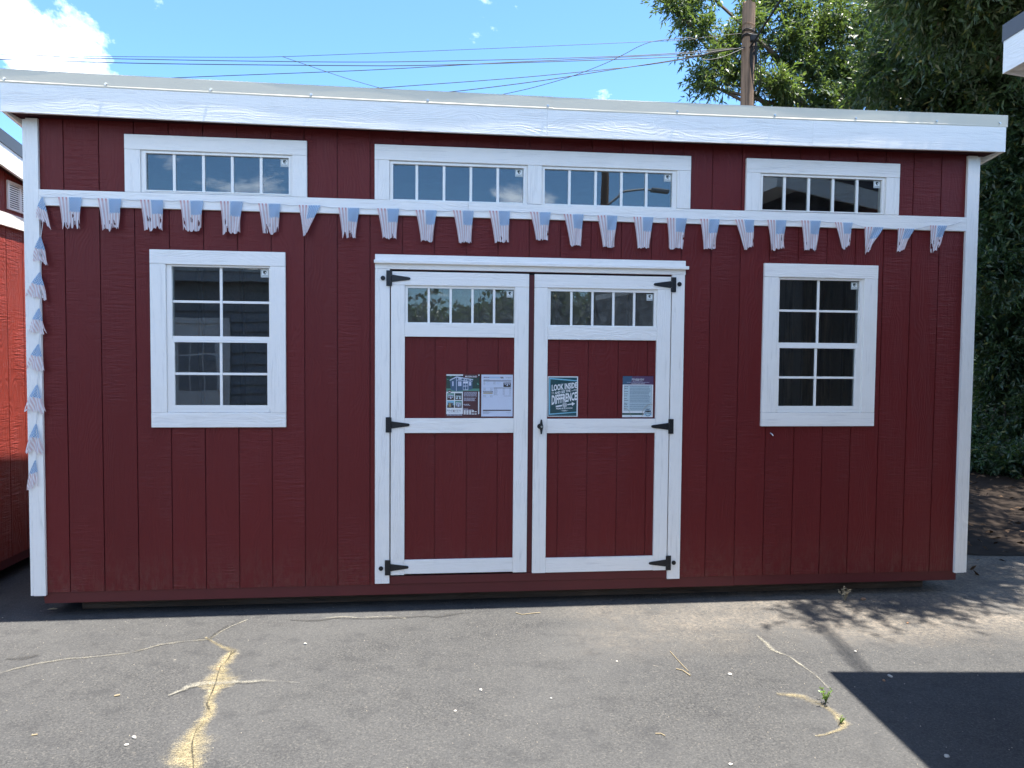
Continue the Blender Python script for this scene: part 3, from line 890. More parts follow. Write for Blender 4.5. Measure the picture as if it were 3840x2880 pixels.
# door surround
sbox('door_header', M_wx, 1.861, 3.886, -0.0215, -0.0005, 2.0385, 2.130, ch=0.002)
sbox('header_ledge', M_wx, 1.856, 3.902, -0.044, -0.0217, 2.072, 2.093, ch=0.003)
sbox('door_jamb', M_wz, 1.861, 1.953, -0.0205, -0.0005, 0.020, 2.038, ch=0.002)
sbox('door_jamb', M_wz, 3.796, 3.882, -0.0205, -0.0005, 0.005, 2.038, ch=0.002)
sbox('door_stop', M_skid, 2.80, 2.93, 0.006, 0.026, 0.022, 2.033)
sbox('door_sill', M_skid, 1.954, 3.795, -0.003, 0.03, 0.0095, 0.062, ch=0.002)
sbox('door_frame_top', M_rubber, 1.954, 3.795, 0.004, 0.03, 2.020, 2.036)

def door(x0, x1, ix0, ix1, z0, rails, gl, mull, grooves, hinge_left):
    """one door leaf: boards, five panes, white stiles and rails"""
    zt = 2.0235
    b = MB()
    for c in cells(x0 + 0.004, x1 - 0.004, z0 + 0.006, zt - 0.004, [(gl[0] - 0.008, gl[1] + 0.008, gl[2] - 0.002, gl[3] + 0.008)]):
        b.box(c[0], c[1], 0.0042, 0.024, c[2], c[3])
    d = SP(b.build('door', M_red))
    def P(o):
        o.parent = d
        return o
    xs = [ix0 - 0.02] + list(grooves) + [ix1 + 0.02]
    for a, c in zip(xs, xs[1:]):
        m2 = MB()
        m2.box(a + 0.0028, c - 0.0028, -0.002, 0.0041, z0 + 0.03, rails[0][1] - 0.03)
        P(m2.build('siding_board', M_red))
    F, B = -0.0225, -0.0022
    P(bx('top_rail', M_wx, None, x0, x1, F, B, 1.9385, zt, ch=0.002))
    P(bx('stile', M_wz, None, x0, ix0, F + 0.001, B, z0, 1.9375, ch=0.002))
    P(bx('stile', M_wz, None, ix1, x1, F + 0.001, B, z0, 1.9375, ch=0.002))
    for a, c in rails:
        P(bx('rail', M_wx, None, ix0 + 0.0006, ix1 - 0.0006, F, B, a, c, ch=0.002))
    # glazing
    b = MB()
    g = (gl[0], gl[1], gl[2], gl[3])
    ring(b, (ix0 + 0.001, ix1 - 0.001, rails[0][1] + 0.0006, 1.9378), g, -0.010, 0.02)
    P(b.build('light_frame', M_vinyl))
    ed = [g[0]] + list(mull) + [g[1]]
    for x in mull:
        P(bx('muntin', M_vinyl, None, x - 0.0075, x + 0.0075, -0.006, 0.012, g[2] + 0.0003, g[3] - 0.0003, ch=0.002))
    for i in range(5):
        P(bx('pane', M_glassd, None, ed[i] + (0.0075 if i else 0), ed[i + 1] - (0.0075 if i < 4 else 0), 0.001, 0.005, g[2], g[3]))
    sticker(d, g[1] - 0.006, g[3] - 0.008, 0.0006, 0.042)
    return d
dl = door(1.9605, 2.8435, 2.048, 2.752, 0.074, [(1.612, 1.699), (0.994, 1.088), (0.080, 0.169)], (2.066, 2.748, 1.703, 1.922),
          (2.199, 2.339, 2.479, 2.619), (2.242, 2.447, 2.648), True)
dr = door(2.880, 3.7895, 2.969, 3.697, 0.066, [(1.603, 1.692), (0.991, 1.084), (0.068, 0.163)], (2.987, 3.678, 1.697, 1.917),
          (3.126, 3.266, 3.406, 3.546), (3.047, 3.242, 3.443, 3.642), False)

def hinge(d, xk, z, s, bolt=None):
    """black tee hinge: plate on the jamb, knuckle and a tapered strap on the door; s = +1 when the strap points right"""
    f = -0.0285
    b = MB()
    def rx(u0, u1):
        a, c = xk + s * u0, xk + s * u1
        return (min(a, c), max(a, c))
    a, c = rx(-0.031, -0.003)
    b.box(a, c, f, -0.0227, z - 0.049, z + 0.049, 0, 0.001)
    for zz, h in ((-0.034, 0.014), (0, 0.018), (0.034, 0.014)):
        b.tube([(xk, -0.029, z + zz - h), (xk, -0.029, z + zz + h)], 0.0055, 8)
    st = [(0.004, -0.023), (0.004, 0.023), (0.112, 0.0085), (0.118, 0.006), (0.121, 0.0), (0.118, -0.006), (0.112, -0.0085)]
    b.prism([(xk + s * u, z + v) for u, v in (st if s < 0 else st)], f, -0.0227)
    for u, v in ((-0.017, 0.035), (-0.017, -0.036), (-0.019, -0.012), (0.022, 0.013), (0.020, -0.012), (0.060, 0.0), (0.1, 0.0)):
        b.disc((xk + s * u, z + v), 0.0042, f - 0.0018, f, 8, 1)
    o = b.build('hinge', [M_black, plain('hinge_screw', (0.03, 0.03, 0.032), 0.35, 0.5, 0.5)])
    o.parent = d
    if bolt is not None:
        b = MB()
        bxx, bz = bolt
        for r0, y0, y1 in ((0.0125, -0.032, -0.0207), (0.0145, -0.030, -0.026), (0.006, -0.036, -0.032)):
            b.disc((bxx, bz), r0, y0, y1, 16)
        SP(b.build('carriage_bolt', M_black))
hinge(dl, 1.9625, 1.979, 1, (1.911, 1.979))
hinge(dl, 1.9600, 1.047, 1)
hinge(dl, 1.9555, 0.125, 1, (1.900, 0.121))
hinge(dr, 3.7900, 1.972, -1, (3.843, 1.976))
hinge(dr, 3.7885, 1.034, -1)
hinge(dr, 3.7870, 0.116, -1, (3.837, 0.117))
# turn handle with its lock
b = MB()
b.disc((2.9225, 1.036), 0.017, -0.030, -0.0217, 18)
b.disc((2.9225, 1.036), 0.010, -0.046, -0.030, 14)
prof = [(-0.004, 0.046), (0.004, 0.046), (0.008, 0.020), (0.0115, 0.004), (0.0115, -0.004), (0.008, -0.022), (0.004, -0.048), (-0.004, -0.048), (-0.008, -0.022), (-0.0105, -0.004), (-0.0105, 0.004), (-0.008, 0.020)]
b.prism([(2.928 + u, 1.036 + v) for u, v in prof], -0.058, -0.046)
b.disc((2.929, 1.036), 0.0062, -0.0605, -0.058, 14, 1)
b.box(2.9282, 2.9298, -0.0615, -0.0605, 1.032, 1.040, 0)
o = b.build('lock_handle', [M_black, M_steel]); o.parent = dr
# little things on the wall
b = MB(); b.tube([(4.505, -0.001, 0.985), (4.512, -0.012, 0.978), (4.517, -0.02, 0.968)], 0.004, 6)
SP(b.build('bent_nail', M_steel))

# ------------------------------------------------------------------ paper signs on the doors
def ink(name, c):
    return plain(name, c, 0.5, 0.4, var=0.05)
I_white, I_mar, I_teal, I_sky = ink('print_white', (0.84, 0.84, 0.83)), ink('print_maroon', (0.075, 0.018, 0.025)), ink('print_teal', (0.006, 0.075, 0.092)), ink('print_sky', (0.22, 0.52, 0.66))
I_black, I_grey, I_gold, I_green = ink('print_black', (0.025, 0.022, 0.024)), ink('print_grey', (0.22, 0.23, 0.26)), ink('print_gold', (0.42, 0.30, 0.10)), ink('print_green', (0.02, 0.055, 0.045))
I_blue, I_lblue, I_pur, I_lav, I_grass, I_brown = ink('print_blue', (0.055, 0.115, 0.19)), ink('print_light_blue', (0.42, 0.55, 0.72)), ink('print_purple', (0.11, 0.055, 0.12)), ink('print_lavender', (0.60, 0.64, 0.76)), ink('print_grass', (0.10, 0.28, 0.20)), ink('print_brown', (0.075, 0.05, 0.04))
I_ice = ink('print_ice', (0.55, 0.66, 0.68)); I_stain = ink('water_stain', (0.42, 0.36, 0.26))
I_sheet = ink('print_sheet', (0.66, 0.70, 0.80))
INKS = [I_white, I_mar, I_teal, I_sky, I_black, I_grey, I_gold, I_green, I_blue, I_lblue, I_pur, I_lav, I_grass, I_brown, I_ice, I_stain, I_sheet]
(WHT, MAR, TEA, SKY, BLK, GRY, GLD, GRN, BLU, LBL, PUR, LAV, GRS, BRN, ICE, STN, SHT) = range(17)
def sleeve_mat():
    k = NT('clear_sleeve')
    tr = k.n('ShaderNodeBsdfTransparent', {'Color': (0.98, 0.985, 0.99, 1)})
    f = k.noise(k.coords((6, 6, 6), 3), 3, 2)
    bp = k.n('ShaderNodeBump', {'Height': f, 'Strength': 0.25, 'Distance': 0.01})
    gl = k.n('ShaderNodeBsdfGlossy', {'Roughness': 0.08, 'Normal': bp.outputs[0]})
    mx = k.n('ShaderNodeMixShader', {0: 0.022, 1: tr.outputs[0], 2: gl.outputs[0]})
    k.t.links.new(mx.outputs[0], k.out.inputs['Surface'])
    return k.m
M_sleeve = sleeve_mat()
class Poster:
    def __init__(self, x0, x1, z0, z1, label, y=-0.0035):
        self.r = (x0, x1, z0, z1); self.y = y; self.k = 0
        self.t = thing('paper_sign', label, 'sign', ((x0 + x1) / 2, y, z0), 'paper signs in clear sleeves on the doors')
        self.b = MB()
    def pt(self, u, v, k):                       # u right, v down, 0..1
        x0, x1, z0, z1 = self.r
        return (x0 + (x1 - x0) * u, self.y - 0.0010 - 0.00022 * k, z1 - (z1 - z0) * v)
    def rect(self, u0, v0, u1, v1, mi, k=1):
        self.poly([(u0, v0), (u0, v1), (u1, v1), (u1, v0)], mi, k)
    def poly(self, p, mi, k=1):
        self.b.quad([self.pt(u, v, k) for u, v in p], mi)
    def lines(self, u0, u1, v0, v1, n, mi, k=3, th=0.45, rag=0.3):
        h = (v1 - v0) / n
        for i in range(n):
            e = u1 - random.uniform(0, rag) * (u1 - u0)
            u = u0
            while u < e - 0.004:
                w = min(random.uniform(0.018, 0.07), e - u)
                self.rect(u, v0 + i * h, u + w, v0 + i * h + h * th, mi, k)
                u += w + 0.008
    def text(self, s, u0, u1, vb, vt, mi, k=4, bold=0.0, shear=0.0, vt2=None, vb2=None):
        """baseline vb, cap line vt at the left end; vb2 / vt2 at the right end"""
        vb2 = vb if vb2 is None else vb2; vt2 = vt if vt2 is None else vt2
        def f(u, v):
            lo = vb + (vb2 - vb) * u; hi = vt + (vt2 - vt) * u
            return self.pt(u0 + (u1 - u0) * u + shear * v, lo + (hi - lo) * v, k)
        text_mesh(self.b, s, f, mi, bold)
    def done(self, sl=(0.03, 0.02, 0.03, 0.03)):
        x0, x1, z0, z1 = self.r
        loc = self.t.location
        sh = MB(); sh.box(x0, x1, self.y - 0.0009, self.y, z0, z1)
        def P(o):
            o.parent = self.t; o.location = -loc
            return o
        P(sh.build('sheet', I_white if self.paper == WHT else INKS[self.paper]))
        P(self.b.build('print', INKS))
        w, h = x1 - x0, z1 - z0
        q = MB(); q.box(x0 - sl[0] * w, x1 + sl[2] * w, self.y - 0.0054, self.y - 0.0050, z0 - sl[3] * h, z1 + sl[1] * h)
        q.box(x0 - sl[0] * w, x1 + sl[2] * w, self.y + 0.0004, self.y + 0.0008, z0 - sl[3] * h, z1 + sl[1] * h)
        P(q.build('clear_sleeve', M_sleeve))
    paper = WHT

def mini_shed(p, u0, v0, u1, v1, wall, roof, k=3):
    U = lambda a: u0 + (u1 - u0) * a
    V = lambda a: v0 + (v1 - v0) * a
    p.poly([(U(0.02), V(0.95)), (U(0.02), V(0.25)), (U(0.98), V(0.25)), (U(0.98), V(0.95))], wall, k)
    p.poly([(U(0), V(0.25)), (U(0.04), V(0.05)), (U(1), V(0.12)), (U(1), V(0.28))], roof, k + 1)
    p.rect(U(0.4), V(0.42), U(0.62), V(0.93), roof, k + 1)
    p.rect(U(0.1), V(0.42), U(0.28), V(0.65), roof, k + 1)
    p.rect(U(0.74), V(0.42), U(0.9), V(0.65), roof, k + 1)

random.seed(11)
# 1: brochure
p = Poster(2.314, 2.527, 1.099, 1.371, 'colour brochure sheet headed MODERN SHED, leftmost of the door papers')
p.paper = WHT
p.rect(0.0, 0.03, 1.0, 0.41, GRN, 1)
for i in range(60):
    u, v = random.random() * 0.94, 0.03 + random.random() * 0.22
    p.rect(u, v, u + random.uniform(0.02, 0.06), v + random.uniform(0.01, 0.04), random.choice([TEA, GRN, GRN, GRS]), 2)
p.rect(0.0, 0.335, 1.0, 0.41, GRS, 2)
p.poly([(0.11, 0.16), (0.13, 0.36), (0.30, 0.40), (0.30, 0.09)], BLU, 3)
p.poly([(0.30, 0.09), (0.30, 0.40), (0.79, 0.35), (0.79, 0.135)], BLU, 3)
p.poly([(0.10, 0.125), (0.10, 0.150), (0.31, 0.075), (0.31, 0.045)], LAV, 4)
p.poly([(0.31, 0.045), (0.31, 0.075), (0.81, 0.135), (0.81, 0.115)], LAV, 4)
p.poly([(0.295, 0.08), (0.295, 0.40), (0.31, 0.40), (0.31, 0.08)], LAV, 5)
p.poly([(0.31, 0.128), (0.31, 0.140), (0.79, 0.168), (0.79, 0.158)], LAV, 5)
for a in ((0.355, 0.09, 0.46, 0.122), (0.355, 0.165, 0.455, 0.275), (0.685, 0.175, 0.75, 0.265), (0.175, 0.165, 0.215, 0.275), (0.52, 0.115, 0.56, 0.14), (0.58, 0.12, 0.62, 0.142), (0.7, 0.13, 0.74, 0.15)):
    p.rect(*a, LAV, 5)
p.rect(0.50, 0.165, 0.66, 0.372, LAV, 5)
for a in ((0.512, 0.175, 0.57, 0.20), (0.585, 0.175, 0.645, 0.20)):
    p.rect(*a, WHT, 6)
for a in ((0.512, 0.215, 0.57, 0.265), (0.585, 0.215, 0.645, 0.265), (0.512, 0.285, 0.57, 0.36), (0.585, 0.28, 0.645, 0.355), (0.385, 0.17, 0.39, 0.27)):
    p.rect(*a, BLU, 6)
p.rect(0.50, 0.0, 0.965, 0.078, MAR, 4)
p.text('MODERN SHED', 0.57, 0.925, 0.068, 0.03, WHT, 6, 0.02)
p.rect(0.0, 0.41, 0.50, 0.94, WHT, 2)
p.poly([(0.04 + 0.055 + 0.055 * math.cos(a), 0.405 + 0.035 * math.sin(a)) for a in [i * math.pi / 8 for i in range(16)]], MAR, 5)
p.rect(0.065, 0.395, 0.125, 0.415, WHT, 6)
for (u, v, w_, r_, bgc) in ((0.025, 0.445, BRN, LAV, GRS), (0.26, 0.445, ICE, BLK, GRN), (0.025, 0.63, BLK, GRY, SKY), (0.26, 0.63, GRY, LAV, GRS)):
    p.rect(u, v, u + 0.21, v + 0.165, bgc, 3)
    p.rect(u, v + 0.10, u + 0.21, v + 0.165, BRN, 4)
    mini_shed(p, u + 0.02, v + 0.03, u + 0.19, v + 0.145, w_, r_, 5)
p.rect(0.075, 0.69, 0.135, 0.77, GLD, 8)
p.text('PINE', 0.02, 0.20, 0.885, 0.835, GRY, 4)
p.poly([(0.205, 0.885), (0.255, 0.885), (0.23, 0.825)], MAR, 5)
p.text('VIEW', 0.262, 0.45, 0.885, 0.835, GRY, 4)
p.text('BUILDINGS', 0.075, 0.40, 0.912, 0.896, GRY, 4)
p.rect(0.0, 0.945, 1.0, 1.0, MAR, 2)
p.lines(0.02, 0.48, 0.955, 0.985, 1, LAV, 4, 0.6, 0.0)
p.rect(0.50, 0.395, 0.965, 1.0, MAR, 3)
p.lines(0.53, 0.94, 0.42, 0.53, 5, LAV, 5, 0.42, 0.08)
p.lines(0.53, 0.92, 0.555, 0.64, 4, LAV, 5, 0.42, 0.15)
p.lines(0.52, 0.70, 0.705, 0.722, 1, LAV, 5, 0.7, 0.1); p.lines(0.55, 0.75, 0.732, 0.745, 1, LAV, 5, 0.6, 0.1)
p.lines(0.515, 0.66, 0.815, 0.83, 1, LAV, 5, 0.7, 0.1); p.lines(0.515, 0.83, 0.832, 0.845, 1, LAV, 5, 0.5, 0.1)
for r_, n_ in ((0, 4), (1, 5), (2, 3), (3, 5)):
    for c_ in range(n_):
        u, v = 0.52 + c_ * 0.083, 0.852 + r_ * 0.026
        p.poly([(u, v + 0.01), (u + 0.01, v + 0.02), (u + 0.065, v + 0.02), (u + 0.075, v + 0.01), (u + 0.065, v), (u + 0.01, v)], WHT, 5)
p.done()
# 2: white price sheet
p = Poster(2.540, 2.745, 1.099, 1.371, 'white price sheet with small tables and a dark bar near its foot')
p.paper = SHT
p.lines(0.07, 0.25, 0.055, 0.075, 1, PUR, 2, 0.9, 0.0)
p.rect(0.25, 0.05, 0.60, 0.085, LBL, 1)
p.poly([(0.59, 0.05), (0.62, 0.09), (0.71, 0.09), (0.69, 0.05)], GRY, 2)
p.text('PINE', 0.77, 0.855, 0.08, 0.06, GRY, 2); p.poly([(0.86, 0.08), (0.885, 0.08), (0.872, 0.055)], PUR, 2); p.text('VIEW', 0.888, 0.95, 0.08, 0.06, GRY, 2)
p.lines(0.07, 0.26, 0.108, 0.12, 1, GRY, 2, 0.7, 0.0); p.lines(0.67, 0.92, 0.113, 0.125, 1, LBL, 2, 0.6, 0.0)
p.rect(0.065, 0.14, 0.945, 0.157, BRN, 2)
p.lines(0.07, 0.13, 0.17, 0.25, 4, GRY, 2, 0.3, 0.3); p.lines(0.16, 0.3, 0.17, 0.25, 4, LBL, 2, 0.3, 0.6)
p.lines(0.38, 0.45, 0.17, 0.24, 4, GRY, 2, 0.3, 0.2); p.lines(0.48, 0.62, 0.17, 0.24, 4, LBL, 2, 0.3, 0.5)
p.rect(0.70, 0.185, 0.935, 0.295, BRN, 2)
mini_shed(p, 0.72, 0.19, 0.92, 0.275, BLK, LAV, 3)
for a in ((0.055, 0.305, 0.365, 0.39), (0.055, 0.48, 0.365, 0.545)):
    p.rect(*a, LBL, 1)
    p.rect(a[0] + 0.005, a[1] + 0.003, a[2] - 0.005, a[3] - 0.003, SHT, 2)
    p.lines(a[0] + 0.015, a[0] + 0.09, a[1] + 0.01, a[3], 4, GRY, 3, 0.3, 0.2); p.lines(a[2] - 0.09, a[2] - 0.015, a[1] + 0.01, a[3], 4, GRY, 3, 0.3, 0.1)
p.rect(0.06, 0.395, 0.36, 0.422, BRN, 2); p.rect(0.06, 0.433, 0.36, 0.455, GLD, 2); p.lines(0.08, 0.34, 0.402, 0.414, 1, WHT, 3, 0.8, 0.0)
p.rect(0.39, 0.31, 0.95, 0.325, GRY, 2)
p.lines(0.395, 0.53, 0.335, 0.50, 9, GRY, 2, 0.28, 0.3); p.lines(0.68, 0.75, 0.335, 0.50, 9, GRY, 2, 0.28, 0.1); p.lines(0.89, 0.945, 0.335, 0.50, 9, GRY, 2, 0.28, 0.1)
p.lines(0.72, 0.94, 0.505, 0.52, 1, GRY, 2, 0.6, 0.0)
p.rect(0.055, 0.84, 0.945, 0.866, BRN, 2)
p.lines(0.055, 0.33, 0.878, 0.945, 4, GRY, 2, 0.35, 0.4)
p.text('PINEVIEW', 0.80, 0.94, 0.908, 0.894, GRY, 2)
p.done((0.05, 0.02, 0.03, 0.04))
# 3: teal look inside poster
p = Poster(2.9745, 3.1755, 1.098, 1.362, 'teal LOOK INSIDE poster beside the lock handle')
p.paper = WHT
p.rect(0.025, 0.025, 0.965, 0.985, TEA, 1)
for i in range(34):
    p.rect(0.09 + i * 0.0258, 0.09, 0.098 + i * 0.0258, 0.93, GRN, 2)
p.poly([(0.045, 0.035), (0.045, 0.955), (0.085, 0.925), (0.085, 0.07)], SKY, 3)
p.poly([(0.045, 0.035), (0.085, 0.07), (0.965, 0.12), (0.965, 0.095)], SKY, 3)
p.poly([(0.045, 0.955), (0.965, 0.90), (0.965, 0.878), (0.085, 0.925)], SKY, 3)
p.text('LOOK INSIDE', 0.135, 0.965, 0.362, 0.215, WHT, 4, 0.035, 0.0, 0.145, 0.275)
p.text('AND SEE THE', 0.235, 0.755, 0.445, 0.385, WHT, 4, 0.028, 0.0, 0.318, 0.378)
p.text('DIFFFRENCE', 0.135, 0.965, 0.70, 0.48, WHT, 4, 0.035, 0.0, 0.385, 0.575)
for a in ((0.125, 0.405, 0.215, 0.395), (0.125, 0.435, 0.215, 0.425), (0.86, 0.322, 0.965, 0.312), (0.78, 0.355, 0.965, 0.335)):
    p.poly([(a[0], a[1]), (a[0], a[1] + 0.008), (a[2], a[3] + 0.008), (a[2], a[3])], WHT, 4)
p.poly([(0.26, 0.735), (0.285, 0.75), (0.265, 0.77), (0.475, 0.745), (0.475, 0.705)], WHT, 4)
p.poly([(0.655, 0.69), (0.655, 0.715), (0.81, 0.70), (0.815, 0.735), (0.91, 0.675), (0.80, 0.635), (0.805, 0.67)], WHT, 4)
hx = lambda r, q: [(0.565 + r * math.sin(i * math.pi / 3), 0.712 - q * math.cos(i * math.pi / 3)) for i in range(6)]
p.poly(hx(0.082, 0.064), WHT, 4); p.poly(hx(0.068, 0.053), TEA, 5); p.poly(hx(0.052, 0.04), WHT, 6); p.poly(hx(0.038, 0.029), TEA, 7)
p.rect(0.528, 0.69, 0.54, 0.73, WHT, 8); p.rect(0.558, 0.69, 0.572, 0.748, WHT, 8); p.rect(0.59, 0.69, 0.602, 0.73, WHT, 8)
p.text('PREMIUM BUILDINGS', 0.285, 0.825, 0.822, 0.782, WHT, 4, 0.02, 0.0, 0.77, 0.80)
p.text('USA', 0.49, 0.635, 0.868, 0.835, WHT, 4, 0.02)
p.poly([(0.445, 0.852), (0.445, 0.858), (0.47, 0.86), (0.47, 0.854)], WHT, 4); p.poly([(0.655, 0.85), (0.655, 0.856), (0.68, 0.854), (0.68, 0.848)], WHT, 4)
p.done((0.02, 0.015, 0.03, 0.03))
# 4: feature list
p = Poster(3.476, 3.683, 1.094, 1.366, 'feature list sheet with purple header and a water stained lower corner')
p.paper = WHT
p.rect(0.0, 0.0, 1.0, 0.205, PUR, 1)
p.poly([(0.0, 0.0), (0.0, 0.205), (0.22, 0.205), (0.29, 0.11), (0.31, 0.0)], BLU, 2)
p.text('PINE', 0.30, 0.475, 0.105, 0.055, WHT, 4); p.poly([(0.478, 0.105), (0.522, 0.105), (0.50, 0.045)], WHT, 4); p.text('VIEW', 0.53, 0.70, 0.105, 0.055, WHT, 4)
p.text('BUILDINGS', 0.33, 0.65, 0.13, 0.115, LAV, 4)
p.lines(0.13, 0.87, 0.145, 0.158, 1, LAV, 4, 0.6, 0.0)
p.text('STANDARD BUILDING FEATURES', 0.28, 0.72, 0.195, 0.175, WHT, 4, 0.015)
p.rect(0.045, 0.225, 0.955, 0.845, BLU, 1); p.rect(0.052, 0.23, 0.948, 0.84, ICE, 2)
for i, (v, n_) in enumerate(((0.24, 2), (0.29, 3), (0.355, 3), (0.415, 2), (0.465, 3), (0.53, 2), (0.575, 3), (0.645, 1), (0.68, 2), (0.73, 2), (0.785, 2))):
    p.lines(0.06, 0.20, v + 0.01, v + 0.028, 1, BLK, 3, 0.65, 0.45)
    p.lines(0.235, 0.93, v, v + n_ * 0.02, n_, BLU, 3, 0.4, 0.12)
p.rect(0.0, 0.90, 0.70, 0.945, GRN, 2)
p.text('www.pineviewbuildings.com', 0.02, 0.66, 0.932, 0.912, GRS, 4, 0.01)
p.poly([(0.84 + 0.115 * math.cos(a), 0.895 + 0.085 * math.sin(a)) for a in [i * math.pi / 10 for i in range(20)]], BLU, 4)
p.poly([(0.84 + 0.095 * math.cos(a), 0.895 + 0.07 * math.sin(a)) for a in [i * math.pi / 10 for i in range(20)]], ICE, 5)
p.poly([(0.745, 0.875), (0.935, 0.875), (0.9, 0.85), (0.84, 0.835), (0.78, 0.85)], BLK, 6)
p.text('UTEA', 0.765, 0.92, 0.925, 0.885, BLU, 6, 0.02)
p.poly([(0.72, 0.93), (0.78, 0.93), (0.80, 0.955), (0.72, 0.955)], SKY, 6); p.poly([(0.9, 0.93), (0.96, 0.93), (0.96, 0.955), (0.88, 0.955)], SKY, 6)
def stain(pts, w):
    for (a, b_), (c, d) in zip(pts, pts[1:]):
        t = Vector((c - a, d - b_)).normalized(); nn = Vector((-t.y, t.x)) * w
        p.poly([(a - nn.x, b_ - nn.y), (a + nn.x, b_ + nn.y), (c + nn.x, d + nn.y), (c - nn.x, d - nn.y)], STN, 8)
stain([(0.98, 0.70), (0.94, 0.685), (0.88, 0.69), (0.80, 0.72), (0.75, 0.76), (0.68, 0.82), (0.655, 0.87), (0.665, 0.93), (0.64, 0.99)], 0.006)
stain([(0.05, 0.785), (0.13, 0.79), (0.20, 0.83), (0.24, 0.87), (0.255, 0.93), (0.30, 0.99)], 0.005)
p.done((0.01, 0.01, 0.03, 0.03))

# ------------------------------------------------------------------ flag buntings
def wall_xz(px, py, y=-0.03):
    d = rt * ((px - 1920) / FPX) + fw - up * ((py - 1440) / FPX)
    q = CAM + d * ((y - CAM.y) / d.y)
    return q.x, q.z
def flag(par, tl, tr_, bl, br, seed, fan=False, tatter=0.25, ybase=-0.032, twist=0.0, label=None):
    """a worn cloth flag; the corners are (x, z) on the wall"""
    rnd = random.Random(seed)
    nu, nv = 26, 26
    dead = set()
    hem = [0.0] * (nu + 1)
    for k in range(7):                                         # a soft wavy hem with torn notches
        c_, w_, d_ = rnd.uniform(0, nu), rnd.uniform(0.8, 2.2), rnd.uniform(0.03, 0.24) * tatter
        for i in range(nu + 1):
            hem[i] += d_ * math.exp(-((i - c_) / w_) ** 2)
    for i in range(nu + 1):
        hem[i] = max(0.6 if tatter > 0.5 else 0.75, 1 - hem[i] - rnd.uniform(0, 0.035) - 0.05 * tatter * rnd.random())
    for k in range(int(tatter * 7)):                      # slits and holes
        i0 = rnd.randrange(1, nu - 1); j0 = rnd.uniform(0.5, 0.86); ln = rnd.uniform(0.08, 0.3) * (0.5 + tatter)
        for j in range(nv):
            if j0 < j / nv < j0 + ln:
                dead.add((i0, j))
                if ln > 0.13 and abs(j / nv - j0 - ln * 0.65) < ln * 0.28:
                    dead.add((i0 + 1, j))
    ph = rnd.uniform(0, 6)
    amp = rnd.uniform(0.003, 0.009)
    V = []
    for j in range(nv + 1):
        for i in range(nu + 1):
            s = i / nu
            t = j / nv * hem[i]
            x = (tl[0] * (1 - s) + tr_[0] * s) * (1 - t) + (bl[0] * (1 - s) + br[0] * s) * t
            z = (tl[1] * (1 - s) + tr_[1] * s) * (1 - t) + (bl[1] * (1 - s) + br[1] * s) * t
            belly = math.sin(math.pi * t)
            x += (0.5 - s) * 0.022 * (t ** 2.2 - t) * (-1.2) if not fan else -0.010 * belly * (1 - s)
            z += 0.004 * math.sin(s * 9 + ph) * t
            y = ybase - 0.006 * t - amp * (0.3 + t) * math.sin(s * (7 + 5 * t) + ph + 2 * t) - twist * t * (0.02 * s)
            y -= 0.004
            V.append((x + rnd.uniform(-.0004, .0004), y, z))
    b = MB()
    b.v = V
    for j in range(nv):
        for i in range(nu):
            if (i, j) in dead:
                continue
            q = (j * (nu + 1) + i, (j + 1) * (nu + 1) + i, (j + 1) * (nu + 1) + i + 1, j * (nu + 1) + i + 1)
            b.f.append(q); b.mi.append(0)
            uvs = []
            for (jj, ii) in ((j, i), (j + 1, i), (j + 1, i + 1), (j, i + 1)):
                u, v = ii / nu, jj / nv * hem[ii]
                if fan:
                    u = 1 - (1 - u) * (0.53 + 0.47 * min(1, max(0, v - 0.44) * 2.2))
                elif twist:
                    u = max(0.0, min(1.0, u + twist * 0.22 * v * v))
                uvs.append((u, v))
            b.uv.append(uvs)
    o = b.build('flag', M_flag, par, smooth=True)
    if label:
        o['label'] = label
    return o
A_ = lambda x, y: (x * S, y * S)
B_ = lambda x, y: (1280 + x * S, y * S)
C_ = lambda x, y: (2560 + x * S, y * S)
